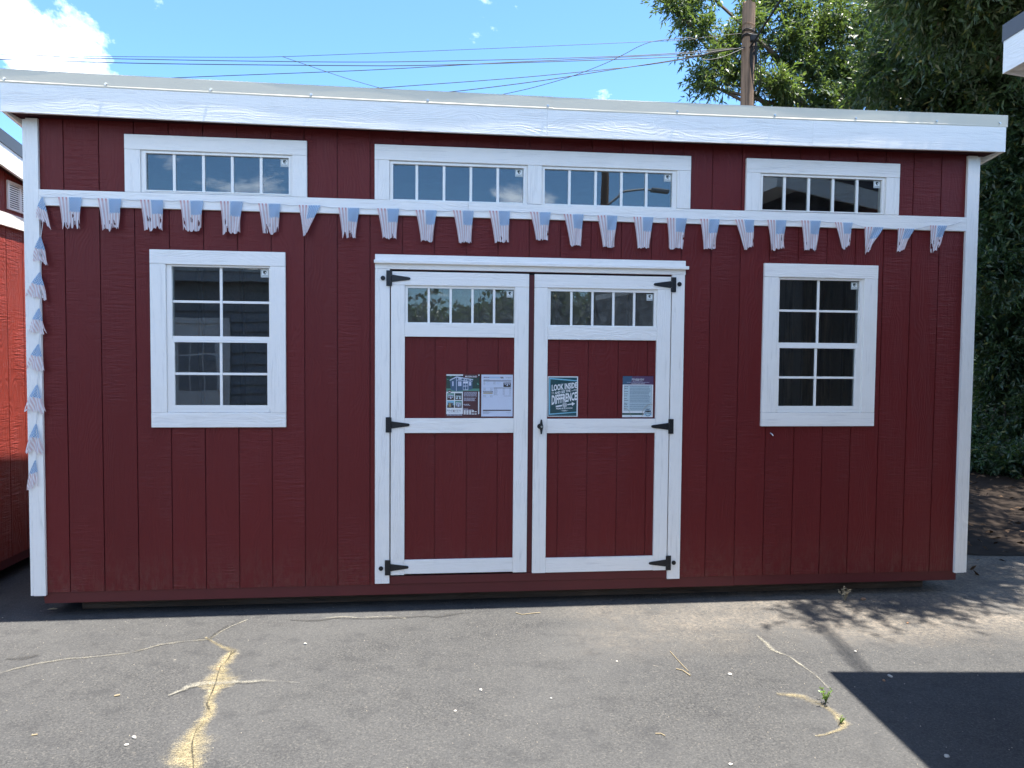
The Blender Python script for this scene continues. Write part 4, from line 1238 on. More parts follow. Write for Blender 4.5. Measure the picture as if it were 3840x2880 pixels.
FL = [  # crop, top left x, top right x, top y, bottom left x, bottom right x, bottom y, tatter, twist
    (A_, 375, 530, 1276, 402, 515, 1492, 0.85, 0), (A_, 632, 787, 1285, 665, 770, 1500, 0.6, 0), (A_, 908, 1058, 1294, 935, 1055, 1502, 0.6, 0),
    (A_, 1163, 1318, 1298, 1188, 1300, 1507, 0.6, 0), (A_, 1425, 1573, 1303, 1440, 1553, 1522, 0.35, 0), (A_, 1673, 1818, 1318, 1705, 1805, 1522, 0.55, 0),
    (A_, 1935, 2078, 1328, 1965, 1992, 1537, 0.15, 1), (B_, -20, 118, 1345, 5, 92, 1550, 0.45, 0), (B_, 232, 375, 1350, 268, 357, 1552, 0.2, 0),
    (B_, 480, 620, 1360, 517, 592, 1570, 0.12, 0), (B_, 723, 858, 1363, 762, 843, 1576, 0.12, 0), (B_, 957, 1094, 1365, 995, 1086, 1577, 0.2, 0),
    (B_, 1222, 1357, 1373, 1262, 1338, 1562, 0.15, 0), (B_, 1440, 1571, 1387, 1486, 1554, 1597, 0.1, 0), (B_, 1660, 1790, 1395, 1696, 1771, 1607, 0.1, 0),
    (B_, 1893, 2024, 1405, 1922, 1996, 1614, 0.12, 0), (B_, 2108, 2240, 1412, 2125, 2212, 1617, 0.15, 0), (C_, 115, 240, 1418, 134, 212, 1622, 0.25, 0),
    (C_, 340, 465, 1422, 404, 456, 1624, 0.25, 0.6), (C_, 548, 672, 1425, 572, 656, 1627, 0.4, 0), (C_, 768, 897, 1428, 792, 868, 1627, 0.25, 0),
    (C_, 985, 1103, 1440, 1038, 1075, 1622, 0.25, 0.8), (C_, 1180, 1303, 1470, 1178, 1202, 1652, 0.15, 1), (C_, 1393, 1503, 1480, 1385, 1420, 1645, 0.3, 1), (C_, 1603, 1715, 1460, 1607, 1640, 1648, 0.9, 1)]
bun = thing('flag_bunting', 'long string of faded stars and stripes flags stapled along the white band board', 'bunting', (0, 0, 0))
pts = [wall_xz(*A_(262, 1273), -0.024)]
for i, (cr_, a, c, ty, d, e, by, tat, tw) in enumerate(FL):
    tl, tr2 = wall_xz(*cr_(a, ty), -0.032), wall_xz(*cr_(c, ty + 3), -0.032)
    bl, br2 = wall_xz(*cr_(d, by), -0.04), wall_xz(*cr_(e, by - (20 if tw else 0)), -0.04)
    lab = None
    if tw == 1:
        lab = 'flag folded over to a point'
    elif tat >= 0.55:
        lab = 'flag torn to ragged strips at its hem'
    flag(bun, tl, tr2, bl, br2, 100 + i, False, tat, -0.028, tw, lab)
    pts += [tl, tr2]
pts.append(wall_xz(*C_(1800, 1437), -0.024))
b = MB()
P3 = []
for i, (x, z) in enumerate(pts):
    P3.append((x, -0.0265, z))
    if i < len(pts) - 1 and i % 2 == 0:
        x2, z2 = pts[i + 1]
        P3.append(((x + x2) / 2, -0.0265, (z + z2) / 2 - 0.004))
b.tube(P3, 0.0018, 5)
b.build('string', M_string, bun)
# the second string runs down the left corner board
bun2 = thing('flag_bunting', 'drooping string of gathered flags hanging down the left corner board', 'bunting', (0, 0, 0))
VF = [  # apex, left tip, right tip of each gathered flag, photograph pixels
    ((159, 739), (133, 822), (190, 862)), ((152, 888), (120, 985), (181, 1000)), ((150, 1021), (93, 1115), (177, 1136)), ((146, 1157), (102, 1246), (174, 1262)),
    ((144, 1291), (96, 1386), (167, 1398)), ((138, 1443), (86, 1545), (171, 1560)), ((134, 1591), (90, 1700), (165, 1710)), ((133, 1727), (97, 1846), (141, 1826))]
sp_ = []
for i, (ap, lt, rtp) in enumerate(VF):
    ax, az = wall_xz(*ap, -0.03)
    l = wall_xz(*lt, -0.045); r_ = wall_xz(*rtp, -0.045)
    flag(bun2, (ax - 0.004, az), (ax + 0.004, az), l, r_, 300 + i, True, 0.5, -0.026, 0)
    sp_ += [(ax, -0.0265, az), (ax + 0.008, -0.03, az - 0.10)]
b = MB(); b.tube(sp_, 0.0018, 5)
b.build('string', M_string, bun2)

# ------------------------------------------------------------------ neighbouring sheds
def simple_shed(root, red, trim_x, trim_y, trim_z, flash, flen, depth, dz=0.0, FAS_Y=FAS_Y, o_=0.085):
    """same kind of shed as parts in the root's own axes: x along its front, y into it"""
    x0, x1 = 0.0, flen
    def P(o):
        o.parent = root
        return o
    m_ = MB(); m_.box(x0 + 0.03, x1 - 0.03, 0.012, depth - 0.012, 0.0, 2.35); P(m_.build('wall_core', red))
    top = lambda y: 2.90 - SLOPE * y
    # end wall boards on the x1 side and on the x0 side
    for xs, sgn in ((x1, 1), (x0, -1)):
        n_ = int(depth / GP)
        for i in range(n_ + 1):
            a, c = i * GP + 0.003, min((i + 1) * GP - 0.003, depth)
            if c - a < 0.02:
                continue
            q = MB()
            xa, xb = (xs - 0.012, xs) if sgn > 0 else (xs, xs + 0.012)
            q.hexa([(xa, a, 0.005), (xb, a, 0.005), (xb, c, 0.005), (xa, c, 0.005), (xa, a, top(a)), (xb, a, top(a)), (xb, c, top(c)), (xa, c, top(c))])
            P(q.build('siding_board', red))
        xa, xb = (xs - 0.024, xs - 0.0125) if sgn > 0 else (xs + 0.0125, xs + 0.024)
        q = MB(); q.hexa([(xa, 0, 0.005), (xb, 0, 0.005), (xb, depth, 0.005), (xa, depth, 0.005), (xa, 0, top(0)), (xb, 0, top(0)), (xb, depth, top(depth)), (xa, depth, top(depth))])
        P(q.build('wall_sheathing', red))
        xa, xb = (xs + 0.0005, xs + 0.021) if sgn > 0 else (xs - 0.021, xs - 0.0005)
        P(bx('band_board', trim_y, None, xa, xb, 0.09, depth - 0.09, 2.385, 2.48, ch=0.002))
        P(bx('corner_board', trim_z, None, xa, xb, -0.02, 0.088, -0.004, 2.87, ch=0.002))
        P(bx('corner_board', trim_z, None, xa, xb, depth - 0.088, depth + 0.02, -0.004, 2.87 - SLOPE * depth, ch=0.002))
        P(bx('skid_board', M_skid, None, min(xs - sgn * 0.05, xs - sgn * 0.009), max(xs - sgn * 0.05, xs - sgn * 0.009), 0.01, depth, -0.062, 0.0045))
    for i in range(int(flen / GP) + 1):
        a, c = i * GP + 0.003, min((i + 1) * GP - 0.003, flen)
        if c - a < 0.02:
            continue
        P(bx('siding_board', red, None, a, c, 0.0, 0.0115, 0.005, 2.90))
    P(bx('band_board', trim_x, None, x0 + 0.088, x1 - 0.088, -0.021, -0.0005, 2.385, 2.48, ch=0.002))
    P(bx('corner_board', trim_z, None, x0, x0 + 0.086, -0.021, -0.0005, -0.004, 2.88, ch=0.002))
    P(bx('corner_board', trim_z, None, x1 - 0.086, x1, -0.021, -0.0005, -0.004, 2.88, ch=0.002))
    P(bx('skid_board', M_skid, None, x0 + 0.05, x1 - 0.05, 0.012, 0.05, -0.062, 0.0045))
    for y in (0.2, depth / 2, depth - 0.35):
        P(bx('runner', M_runner, None, x0 + 0.25, x1 - 0.25, y, y + 0.14, GZ + 0.001 - dz, -0.063))
    yb = depth + 0.13
    def sl(name, mat, xa, xb, ya, yb_, za, zb):
        q = MB(); s0, s1 = -SLOPE * (ya - FAS_Y), -SLOPE * (yb_ - FAS_Y)
        q.hexa([(xa, ya, za + s0), (xb, ya, za + s0), (xb, yb_, za + s1), (xa, yb_, za + s1), (xa, ya, zb + s0), (xb, ya, zb + s0), (xb, yb_, zb + s1), (xa, yb_, zb + s1)])
        return P(q.build(name, mat))
    sl('roof_panel', flash, x0 - o_ - 0.004, x1 + o_ + 0.004, FAS_Y + 0.021, yb, 3.055, 3.132)
    sl('soffit', red, x0 - o_ + 0.021, x1 + o_ - 0.021, FAS_Y + 0.0205, yb - 0.02, 2.945, 2.96)
    P(bx('eave_soffit', trim_x, None, x0 - o_ + 0.022, x1 + o_ - 0.022, FAS_Y + 0.0205, 0.02, 2.9005, 2.912))
    P(bx('fascia_board', trim_x, None, x0 - o_, x1 + o_, FAS_Y, FAS_Y + 0.02, 2.892, 3.065, ch=0.002))
    for xa, xb in ((x0 - o_, x0 - o_ + 0.0205), (x1 + o_ - 0.0205, x1 + o_)):
        sl('rake_board', trim_y, xa, xb, FAS_Y + 0.0206, yb, 2.895, 3.0545)
    q = MB()
    q.box(x0 - o_ - 0.006, x1 + o_ + 0.006, FAS_Y - 0.004, FAS_Y - 0.0005, 3.055, 3.138)
    P(q.build('roof_flashing', flash))
    for xa, xb in ((x0 - o_ - 0.006, x0 - o_ - 0.0005), (x1 + o_ + 0.0005, x1 + o_ + 0.006)):
        sl('roof_flashing', flash, xa, xb, FAS_Y, yb, 3.045, 3.137)
    return P

nb = thing('neighbour_shed', 'bright red shed with louvred vent at the far left edge', 'shed', (-0.815 - 6.1, 0.05, 0.0))
P = simple_shed(nb, M_redn, M_wx, M_wy, M_wz, M_dark, 6.1, 3.05)
# louvred gable vent: body, slats
VX, vy0, vy1, vz0, vz1 = 6.1, 0.83, 1.14, 2.515, 2.72
q = MB()
q.box(VX + 0.0005, VX + 0.012, vy0, vy0 + 0.02, vz0, vz1); q.box(VX + 0.0005, VX + 0.012, vy1 - 0.02, vy1, vz0, vz1)
q.box(VX + 0.0005, VX + 0.012, vy0 + 0.02, vy1 - 0.02, vz0, vz0 + 0.016); q.box(VX + 0.0005, VX + 0.012, vy0 + 0.02, vy1 - 0.02, vz1 - 0.016, vz1)
q.box(VX + 0.0005, VX + 0.013, (vy0 + vy1) / 2 - 0.012, (vy0 + vy1) / 2 + 0.012, vz0 + 0.016, vz1 - 0.016)
vent = P(q.build('louvre_vent', M_vinyl))
bx('vent_back', M_rubber, vent, VX + 0.0003, VX + 0.002, vy0 + 0.02, vy1 - 0.02, vz0 + 0.016, vz1 - 0.016)
for i in range(11):
    for a, c in ((vy0 + 0.0205, (vy0 + vy1) / 2 - 0.0125), ((vy0 + vy1) / 2 + 0.0125, vy1 - 0.0205)):
        z = vz0 + 0.022 + i * 0.0155
        q = MB()
        q.hexa([(VX + 0.003, a, z + 0.006), (VX + 0.012, a, z), (VX + 0.012, c, z), (VX + 0.003, c, z + 0.006), (VX + 0.003, a, z + 0.0125), (VX + 0.012, a, z + 0.0085), (VX + 0.012, c, z + 0.0085), (VX + 0.003, c, z + 0.0125)])
        q.build('slat', M_vinyl, vent)

# the white shed on the right: its roof corner reaches into the picture and throws the dark shadow on the asphalt
d1 = Vector((-0.0874, -0.9962, 0)); d2 = Vector((0.9962, -0.0874, 0))
corner = Vector((5.105, -1.22, 0))
org = corner + d1 * 0.20 + d2 * 0.42
rs = thing('pale_shed', 'charcoal shed with white fascia and dark roof edge at the far right edge', 'shed', (org.x, org.y, 0.055), None, math.atan2(d1.y, d1.x))
P = simple_shed(rs, M_char, M_wx, M_wy, M_char, M_dark, 6.1, 3.05, 0.055, -0.42, 0.20)

# ------------------------------------------------------------------ behind the camera: what the windows reflect
ob = thing('sales_office', 'pale lap sided office with ribbed metal roof and a glazed white door', 'building', (-2.2, -7.6, GZ))
def P(o):
    o.parent = ob
    return o
m_ = MB(); m_.box(-3.4, 3.4, -4.0, -0.03, 0, 2.9); P(m_.build('wall', M_lap))
for i in range(17):
    for xa, xb in ((-3.4, 0.04), (1.06, 3.4)) if i < 13 else ((-3.4, 3.4),):
        q = MB(); z = 0.12 + i * 0.17
        q.hexa([(xa, -0.03, z), (xb, -0.03, z), (xb, 0.012, z), (xa, 0.012, z), (xa, -0.03, z + 0.168), (xb, -0.03, z + 0.168), (xb, -0.024, z + 0.168), (xa, -0.024, z + 0.168)])
        P(q.build('lap_board', M_lap))
q = MB(); q.hexa([(-3.7, -4.3, 3.9), (3.7, -4.3, 3.9), (3.7, 0.35, 2.95), (-3.7, 0.35, 2.95), (-3.7, -4.3, 3.95), (3.7, -4.3, 3.95), (3.7, 0.35, 3.0), (-3.7, 0.35, 3.0)])
rf = P(q.build('roof', M_roofm))
for i in range(33):
    x = -3.65 + i * 0.228
    q = MB(); q.hexa([(x, -4.3, 3.951), (x + 0.04, -4.3, 3.951), (x + 0.04, 0.36, 2.999), (x, 0.36, 2.999), (x + 0.01, -4.3, 3.975), (x + 0.03, -4.3, 3.975), (x + 0.03, 0.36, 3.024), (x + 0.01, 0.36, 3.024)])
    q.build('roof_rib', M_roofm, rf)
P(bx('fascia', M_grey, None, -3.7, 3.7, 0.30, 0.33, 2.80, 2.945))
q = MB(); q.box(0.15, 0.95, -0.02, 0.01, 0.05, 2.12); dd = P(q.build('door', M_vinyl))
q = MB(); ring(q, (0.05, 1.05, 0.0, 2.22), (0.145, 0.955, 0.0, 2.125), -0.02, 0.035); P(q.build('door_frame', M_vinyl))
for i in range(3):
    for j in range(3):
        bx('pane', M_grey, dd, 0.27 + i * 0.19, 0.44 + i * 0.19, 0.011, 0.014, 1.05 + j * 0.29, 1.31 + j * 0.29)
bx('door_handle', M_steel, dd, 0.86, 0.92, 0.011, 0.06, 1.0, 1.04)

lamp = thing('street_lamp', 'wooden pole with a street lamp arm mirrored in the upper window', 'street lamp', (6.6, -14.0, GZ))
q = MB(); q.tube([(0, 0, 0), (0, 0, 6.5)], [0.13, 0.10], 12); q.build('pole', M_pole, lamp)
q = MB(); q.tube([(0.08, 0, 5.6), (0.5, 0, 5.95), (0.95, 0, 6.05), (1.25, 0, 6.05)], 0.03, 8); q.build('arm', M_grey, lamp)
q = MB(); q.box(1.2, 1.75, -0.12, 0.12, 6.0, 6.1, 0, 0.03); q.build('lamp_head', M_grey, lamp)

# ------------------------------------------------------------------ utility pole and cables
PD = 13.5
pb = at(2802, 330, PD)
PX, PY = pb.x, pb.y
PZT = at(2806, 14, PD).z
pole = thing('utility_pole', 'weathered wooden utility pole rising behind the shed roof', 'utility pole', (PX, PY, GZ))
b = MB()
n_ = 16
rows = []
rnd = random.Random(4)
lob = [rnd.uniform(-0.009, 0.004) for _ in range(n_)]
H = PZT - GZ
for j, t in enumerate((0, 0.3, 0.6, 0.8, 0.9, 0.96, 1.0)):
    r0 = 0.135 - 0.022 * t
    rows.append([(math.cos(2 * math.pi * k / n_) * (r0 + lob[k]), math.sin(2 * math.pi * k / n_) * (r0 + lob[k]), H * t + (rnd.uniform(-0.06, 0.02) if j == 6 else 0)) for k in range(n_)])
for r0, r1 in zip(rows, rows[1:]):
    for k in range(n_):
        k2 = (k + 1) % n_
        b.quad([r0[k], r0[k2], r1[k2], r1[k]])
b.quad(rows[-1])
b.build('wood_post', M_pole, pole)
def zat(py): return at(2802, py, PD).z - GZ
for py, th in ((102, 0.006), (124, 0.010), (130, 0.006), (143, 0.016), (149, 0.006)):
    q = MB(); z = zat(py)
    q.tube([(0.121 * math.cos(a), 0.121 * math.sin(a), z + 0.02 * math.sin(a * 2)) for a in [i * math.pi / 8 for i in range(17)]], th, 5)
    q.build('strap', M_cable if py > 110 else M_pole, pole)
q = MB(); q.box(-0.02, 0.115, -0.19, -0.1, zat(170), zat(145), 0, 0.02); q.build('splice_box', M_cable, pole)
q = MB()
for k in range(5):
    z0 = zat(185); rr = 0.10 + 0.03 * k
    q.tube([(0.02 + 0.02 * k + 0.35 * rr * math.sin(a), -0.125 - 0.01 * k, z0 - rr * 2 + rr * 2 * math.cos(a)) for a in [i * math.pi / 9 for i in range(19)]], 0.007, 5)
q.tube([(0.08, -0.13, zat(168)), (0.10, -0.14, zat(185)), (0.08, -0.14, zat(215)), (0.11, -0.13, zat(250))], 0.02, 6)
q.build('cable_coil', M_cable, pole)

def cable(pts, label, depth, r=0.0085, grp='overhead cables', end=None):
    P3 = [at(x, y, d) for (x, y), d in zip(pts, depth if isinstance(depth, list) else [depth] * len(pts))]
    if end is not None:
        P3.append(Vector(end))
    # smooth by Catmull-Rom
    out = []
    for i in range(len(P3) - 1):
        p0, p1, p2, p3 = P3[max(i - 1, 0)], P3[i], P3[i + 1], P3[min(i + 2, len(P3) - 1)]
        for k in range(8):
            t = k / 8
            out.append(0.5 * ((2 * p1) + (-p0 + p2) * t + (2 * p0 - 5 * p1 + 4 * p2 - p3) * t * t + (-p0 + 3 * p1 - 3 * p2 + p3) * t ** 3))
    out.append(P3[-1])
    b = MB(); b.tube(out, r * 0.82, 5)
    o = b.build('overhead_cable', M_cable)
    return tag(o, label, 'cable', grp)
PA = (PX - 0.1, PY - 0.1, at(2790, 190, PD).z)
cable([A_(-600, 325), A_(0, 352), A_(700, 366), A_(1500, 371), A_(1830, 367), A_(2212, 353), B_(1000, 313), B_(2010, 269), B_(2212, 260), C_(200, 235), C_(400, 215)], 'topmost thin cable crossing the whole sky', PD + 0.5, 0.0062)
cable([A_(1830, 367), A_(2000, 425), A_(2212, 497), B_(175, 549), B_(500, 640)], 'cable dropping from the topmost line to the roof at centre left', PD + 0.45, 0.0065)
cable([A_(-600, 330), A_(220, 360), A_(700, 380), A_(2212, 402), B_(1000, 388), B_(1800, 364), B_(2212, 341), C_(200, 322)], 'upper of the two parallel sagging cables', PD, 0.0085, end=PA)
cable([A_(-600, 362), A_(0, 385), A_(1000, 412), A_(2212, 425), B_(500, 424), B_(1200, 405), B_(2212, 366), C_(200, 335)], 'lower of the two parallel sagging cables, reaching the left edge', PD - 0.1, 0.0095, end=PA)
cable([A_(700, 525), A_(1310, 497), A_(2212, 462), B_(450, 440), B_(1000, 408), B_(1500, 385), B_(2212, 350), C_(200, 330)], 'cable rising from the roof edge at left to the pole', PD + 0.1, 0.0085, end=PA)
cable([B_(-200, 605), B_(390, 560), B_(900, 523), B_(1300, 490), B_(1900, 430), B_(2212, 385), C_(200, 345)], 'upper cable of the lowest pair near the pole', PD, 0.0085, end=PA)
cable([B_(400, 625), B_(820, 583), B_(1300, 522), B_(1700, 460), B_(2212, 381), C_(200, 342)], 'lower cable of the lowest pair near the pole', PD - 0.1, 0.0095, end=PA)
cable([B_(800, 660), B_(1110, 598), B_(1300, 552), B_(1500, 492), B_(1700, 415), B_(1830, 353), B_(1930, 300), B_(2030, 267), B_(2212, 247), C_(60, 247), C_(100, 275), C_(120, 340), C_(135, 385), C_(250, 372)], 'slack S curved cable looping up across the others', PD - 0.25, 0.0075, end=PA)
# bundle going from the pole over the yard; its shadow lies on the asphalt
for k, (dx, dz_) in enumerate(((0, 0), (0.10, 0.06))):
    far = Vector((3.8 + dx, -14.0, 7.2 + dz_))
    near = Vector((PX - 0.02 + dx * 0.3, PY - 0.12, PA[2] + dz_ * 0.4))
    b = MB()
    L_ = [near.lerp(far, i / 24) - Vector((0, 0, 0.25 * (1 - (2 * i / 24 - 1) ** 2))) for i in range(25)]
    b.tube(L_, 0.012, 6)
    tag(b.build('overhead_cable', M_cable), ('left' if k == 0 else 'right') + ' cable of the pair climbing right from the pole through the leaves', 'cable', 'overhead cables')

# ------------------------------------------------------------------ trees
def leaves_mesh(name, mat, P0, D, L, W, rng, mode='willow'):
    """one diamond leaf per row; P0 base, D direction, L length, W width"""
    n = len(P0)
    up_ = rng.normal(size=(n, 3)); up_[:, 2] += 0.8
    side = np.cross(D, up_); side /= (np.linalg.norm(side, axis=1, keepdims=True) + 1e-9)
    nrm = np.cross(side, D)
    tip = P0 + D * L[:, None] - np.array([0, 0, 1.0]) * (L * 0.10)[:, None]
    mid = P0 + D * (L * 0.45)[:, None] + nrm * (L * 0.05)[:, None]
    V = np.empty((n, 4, 3))
    V[:, 0] = P0; V[:, 1] = mid + side * W[:, None]; V[:, 2] = tip; V[:, 3] = mid - side * W[:, None]
    me = bpy.data.meshes.new(name)
    me.vertices.add(4 * n); me.vertices.foreach_set('co', V.ravel())
    me.loops.add(4 * n); me.loops.foreach_set('vertex_index', np.arange(4 * n, dtype=np.int32))
    me.polygons.add(n)
    me.polygons.foreach_set('loop_start', np.arange(0, 4 * n, 4, dtype=np.int32))
    me.polygons.foreach_set('loop_total', np.full(n, 4, dtype=np.int32))
    me.materials.append(mat)
    me.update(calc_edges=True); me.validate()
    o = bpy.data.objects.new(name, me)
    COL.objects.link(o)
    return o
def twig_leaves(rng, starts, dirs, tl, nleaf, ll, lw):
    P0, D = [], []
    n = len(starts)
    T = (np.arange(nleaf) + 0.5) / nleaf
    droop = np.array([0, 0, -1.0])
    pts = starts[:, None, :] + dirs[:, None, :] * (T[None, :, None] * tl[:, None, None]) + droop * (T[None, :, None] ** 2 * tl[:, None, None] * 0.18)
    spread = rng.normal(size=(n, nleaf, 3))
    d = dirs[:, None, :] * 0.8 + spread * 0.62 + droop * 0.10
    d /= np.linalg.norm(d, axis=2, keepdims=True)
    P0 = pts.reshape(-1, 3); D = d.reshape(-1, 3)
    m_ = len(P0)
    L = ll * rng.uniform(0.6, 1.2, m_); W = lw * rng.uniform(0.7, 1.2, m_)
    return P0, D, L, W
def make_tree(name, label, base, trunk_top, lobes, mat, ll=0.11, lw=0.011, seed=1, nleaf=15, tr=0.16, group='trees beyond the shed', limbs=True, cat='tree'):
    """trunk with limbs reaching into each lobe of the crown; lobes are (centre, radii, twig count)"""
    rng = np.random.default_rng(seed)
    root = thing(name, label, cat, base, group)
    B0 = Vector(base)
    b = MB()
    tt = Vector(trunk_top)
    mid = B0.lerp(tt, 0.5) + Vector((rng.uniform(-.15, .15), rng.uniform(-.15, .15), 0))
    b.tube([B0 - B0, (B0.lerp(mid, .15) - B0), mid - B0, tt - B0], [tr * 1.5, tr, tr * 0.75, tr * 0.35], 9)
    b.build('trunk', M_bark, root, smooth=True)
    lb = MB()
    allP, allD, allL, allW = [], [], [], []
    for c, r_, nt in lobes:
        c = np.array(c); r_ = np.array(r_)
        # branches into the lobe
        nb_ = max(3, int(nt / 55))
        s0 = np.array(mid.lerp(tt, rng.uniform(0.1, 1.0)))
        main = c - (c - s0) / (np.linalg.norm(c - s0) + 1e-6) * r_.mean() * 0.5
        k1 = s0 * 0.6 + main * 0.4 + np.array([0, 0, 0.25])
        lb.tube([Vector(s0) - B0, Vector(k1) - B0, Vector(main) - B0], [tr * 0.32, tr * 0.24, tr * 0.14], 5, cap=False)
        tips = []
        for _ in range(nb_):
            u = rng.normal(size=3); u /= np.linalg.norm(u)
            tips.append(c + u * r_ * rng.uniform(0.45, 1.0))
        for t_ in tips:
            k2 = main * 0.5 + t_ * 0.5 + np.array([0, 0, 0.12])
            lb.tube([Vector(main) - B0, Vector(k2) - B0, Vector(t_) - B0], [tr * 0.10, tr * 0.055, 0.004], 4, cap=False)
        # twigs cluster round the branches
        tips = np.array(tips)
        which = rng.integers(0, nb_, nt)
        f = rng.uniform(0.15, 1.02, nt)[:, None]
        k2 = main[None] * 0.5 + tips[which] * 0.5 + np.array([0, 0, 0.12])
        st = (1 - f) ** 2 * main[None] + 2 * f * (1 - f) * k2 + f ** 2 * tips[which]
        st = st + rng.normal(size=(nt, 3)) * r_[None] * 0.12
        dv = (tips[which] - main[None]); dv /= (np.linalg.norm(dv, axis=1, keepdims=True) + 1e-6)
        dv = dv * 0.5 + rng.normal(size=(nt, 3)) * 0.55 + np.array([0, 0, -0.12]); dv /= np.linalg.norm(dv, axis=1, keepdims=True)
        P0, D, L, W = twig_leaves(rng, st, dv, rng.uniform(0.22, 0.5, nt), nleaf, ll, lw)
        allP.append(P0); allD.append(D); allL.append(L); allW.append(W)
    o = lb.build('limb', M_bark, root)
    P0 = np.concatenate(allP) - np.array(base)
    o = leaves_mesh('crown', mat, P0, np.concatenate(allD), np.concatenate(allL), np.concatenate(allW), rng)
    o.parent = root
    o['kind'] = 'stuff'
    return root
def lobe(px, py, d, r, n):
    c = at(px, py, d)
    return ((c.x, c.y, c.z), (r, r, r * 0.85) if not isinstance(r, tuple) else r, n)
FT = at(3150, 1440, 15.5)
make_tree('oak_tree', 'airy willow leaved tree whose thin branches reach left past the utility pole', (FT.x, FT.y, GZ), (FT.x - 0.2, FT.y, 6.6), [
    lobe(2500, 20, 14.4, 0.3, 40), lobe(2570, 45, 14.6, 0.45, 110), lobe(2610, 130, 14.5, 0.35, 70), lobe(2640, 300, 14.4, 0.3, 50), lobe(2700, 120, 14.8, 0.7, 150), lobe(2690, 255, 14.6, 0.5, 110), lobe(2660, 320, 14.4, 0.28, 36), lobe(2780, 40, 15.2, 0.6, 110),
    lobe(2870, 130, 15.0, 0.9, 216), lobe(2860, 310, 14.6, 0.55, 170), lobe(2980, 350, 14.6, 0.42, 120), lobe(3000, 120, 15.3, 1.0, 273), lobe(3050, 260, 15.0, 0.7, 187), lobe(3150, 40, 15.4, 1.1, 302),
    lobe(3160, 230, 15.0, 0.8, 216), lobe(3120, 375, 14.6, 0.45, 130), lobe(3280, 330, 14.6, 0.8, 230), lobe(3350, 100, 15.6, 1.3, 360), lobe(3420, 380, 15, 1.0, 216), lobe(2900, -60, 15.4, 0.9, 144), lobe(2620, -60, 14.8, 0.5, 80)],
    M_leafA, 0.135, 0.0175, 21, 14, 0.2)
NT_ = at(3900, 1440, 10.2)
make_tree('oak_tree', 'dense dark leafy tree filling the upper right corner down to the ground', (NT_.x, NT_.y, GZ + 0.2), (NT_.x - 0.1, NT_.y, 5.2), [
    lobe(3330, 190, 9.8, 0.75, 420), lobe(3420, 30, 9.8, 0.9, 520), lobe(3560, 200, 9.3, 0.9, 700), lobe(3700, 60, 9.0, 0.9, 650), lobe(3830, 220, 9.2, 0.9, 650), lobe(3500, 360, 9.6, 0.65, 420),
    lobe(3640, 420, 9.3, 0.7, 520), lobe(3780, 480, 8.9, 0.7, 560), lobe(3760, 640, 8.8, 0.65, 480), lobe(3860, 700, 8.8, 0.7, 480), lobe(3740, 830, 9.0, 0.6, 420), lobe(3850, 930, 8.8, 0.6, 430), lobe(3760, 1040, 8.8, 0.5, 330), lobe(3700, 620, 9.6, 0.6, 330),
    lobe(3980, 300, 9.0, 1.0, 420), lobe(4000, 700, 9.0, 0.9, 360), lobe(3560, -120, 9.6, 1.0, 350), lobe(3800, -180, 9.0, 1.2, 400),
    ((6.45, -0.05, 5.35), (1.35, 0.55, 0.5), 330), ((7.7, 0.8, 5.6), (1.2, 1.0, 0.7), 1900), ((7.3, 2.2, 5.5), (1.0, 1.0, 0.6), 1200), ((7.0, 0.1, 5.4), (0.9, 0.5, 0.5), 380), ((8.6, 3.2, 6.2), (1.6, 1.4, 0.6), 1600), ((7.8, 1.6, 6.3), (1.3, 1.2, 0.5), 1300), ((8.4, 2.4, 5.4), (1.2, 1.2, 0.8), 2000), ((9.8, 1.2, 5.8), (1.2, 1.3, 0.8), 1000), ((10.6, 3.4, 5.6), (1.4, 1.4, 0.9), 1000), ((9.2, 4.6, 6.0), (1.4, 1.3, 0.9), 1300)],  # mostly unseen overhead lobes, the dense ones added to shade the ground
    M_leafB, 0.10, 0.0145, 22, 15, 0.22)
UB = at(3760, 1440, 10.5)
make_tree('shrub', 'shady evergreen shrub under the dense tree right of the corner board', (UB.x, UB.y, GZ + 0.25), (UB.x, UB.y, 1.2), [
    lobe(3720, 1180, 9.6, 0.5, 330), lobe(3810, 1150, 9.2, 0.5, 330), lobe(3740, 1330, 9.8, 0.5, 330), lobe(3840, 1330, 9.4, 0.5, 330), lobe(3700, 1470, 10.2, 0.5, 240), lobe(3800, 1490, 9.9, 0.5, 260), lobe(3890, 1500, 9.6, 0.5, 240),
    lobe(3680, 1000, 10.2, 0.6, 300), lobe(3950, 1200, 9.8, 0.7, 300), lobe(3690, 1590, 10.6, 0.4, 240), lobe(3790, 1620, 10.4, 0.4, 260), lobe(3880, 1640, 10.2, 0.4, 240), lobe(3660, 1640, 9.6, 0.35, 240), lobe(3740, 1690, 9.4, 0.32, 220), lobe(3830, 1700, 9.2, 0.34, 240), lobe(3900, 1560, 9.0, 0.5, 240), lobe(3680, 1745, 9.0, 0.28, 200), lobe(3770, 1770, 8.8, 0.28, 200), lobe(3850, 1780, 8.7, 0.28, 200)],
    M_leafB, 0.09, 0.0135, 23, 15, 0.09, 'shrubs under the trees', cat='shrub')
BB = at(3600, 1440, 19)
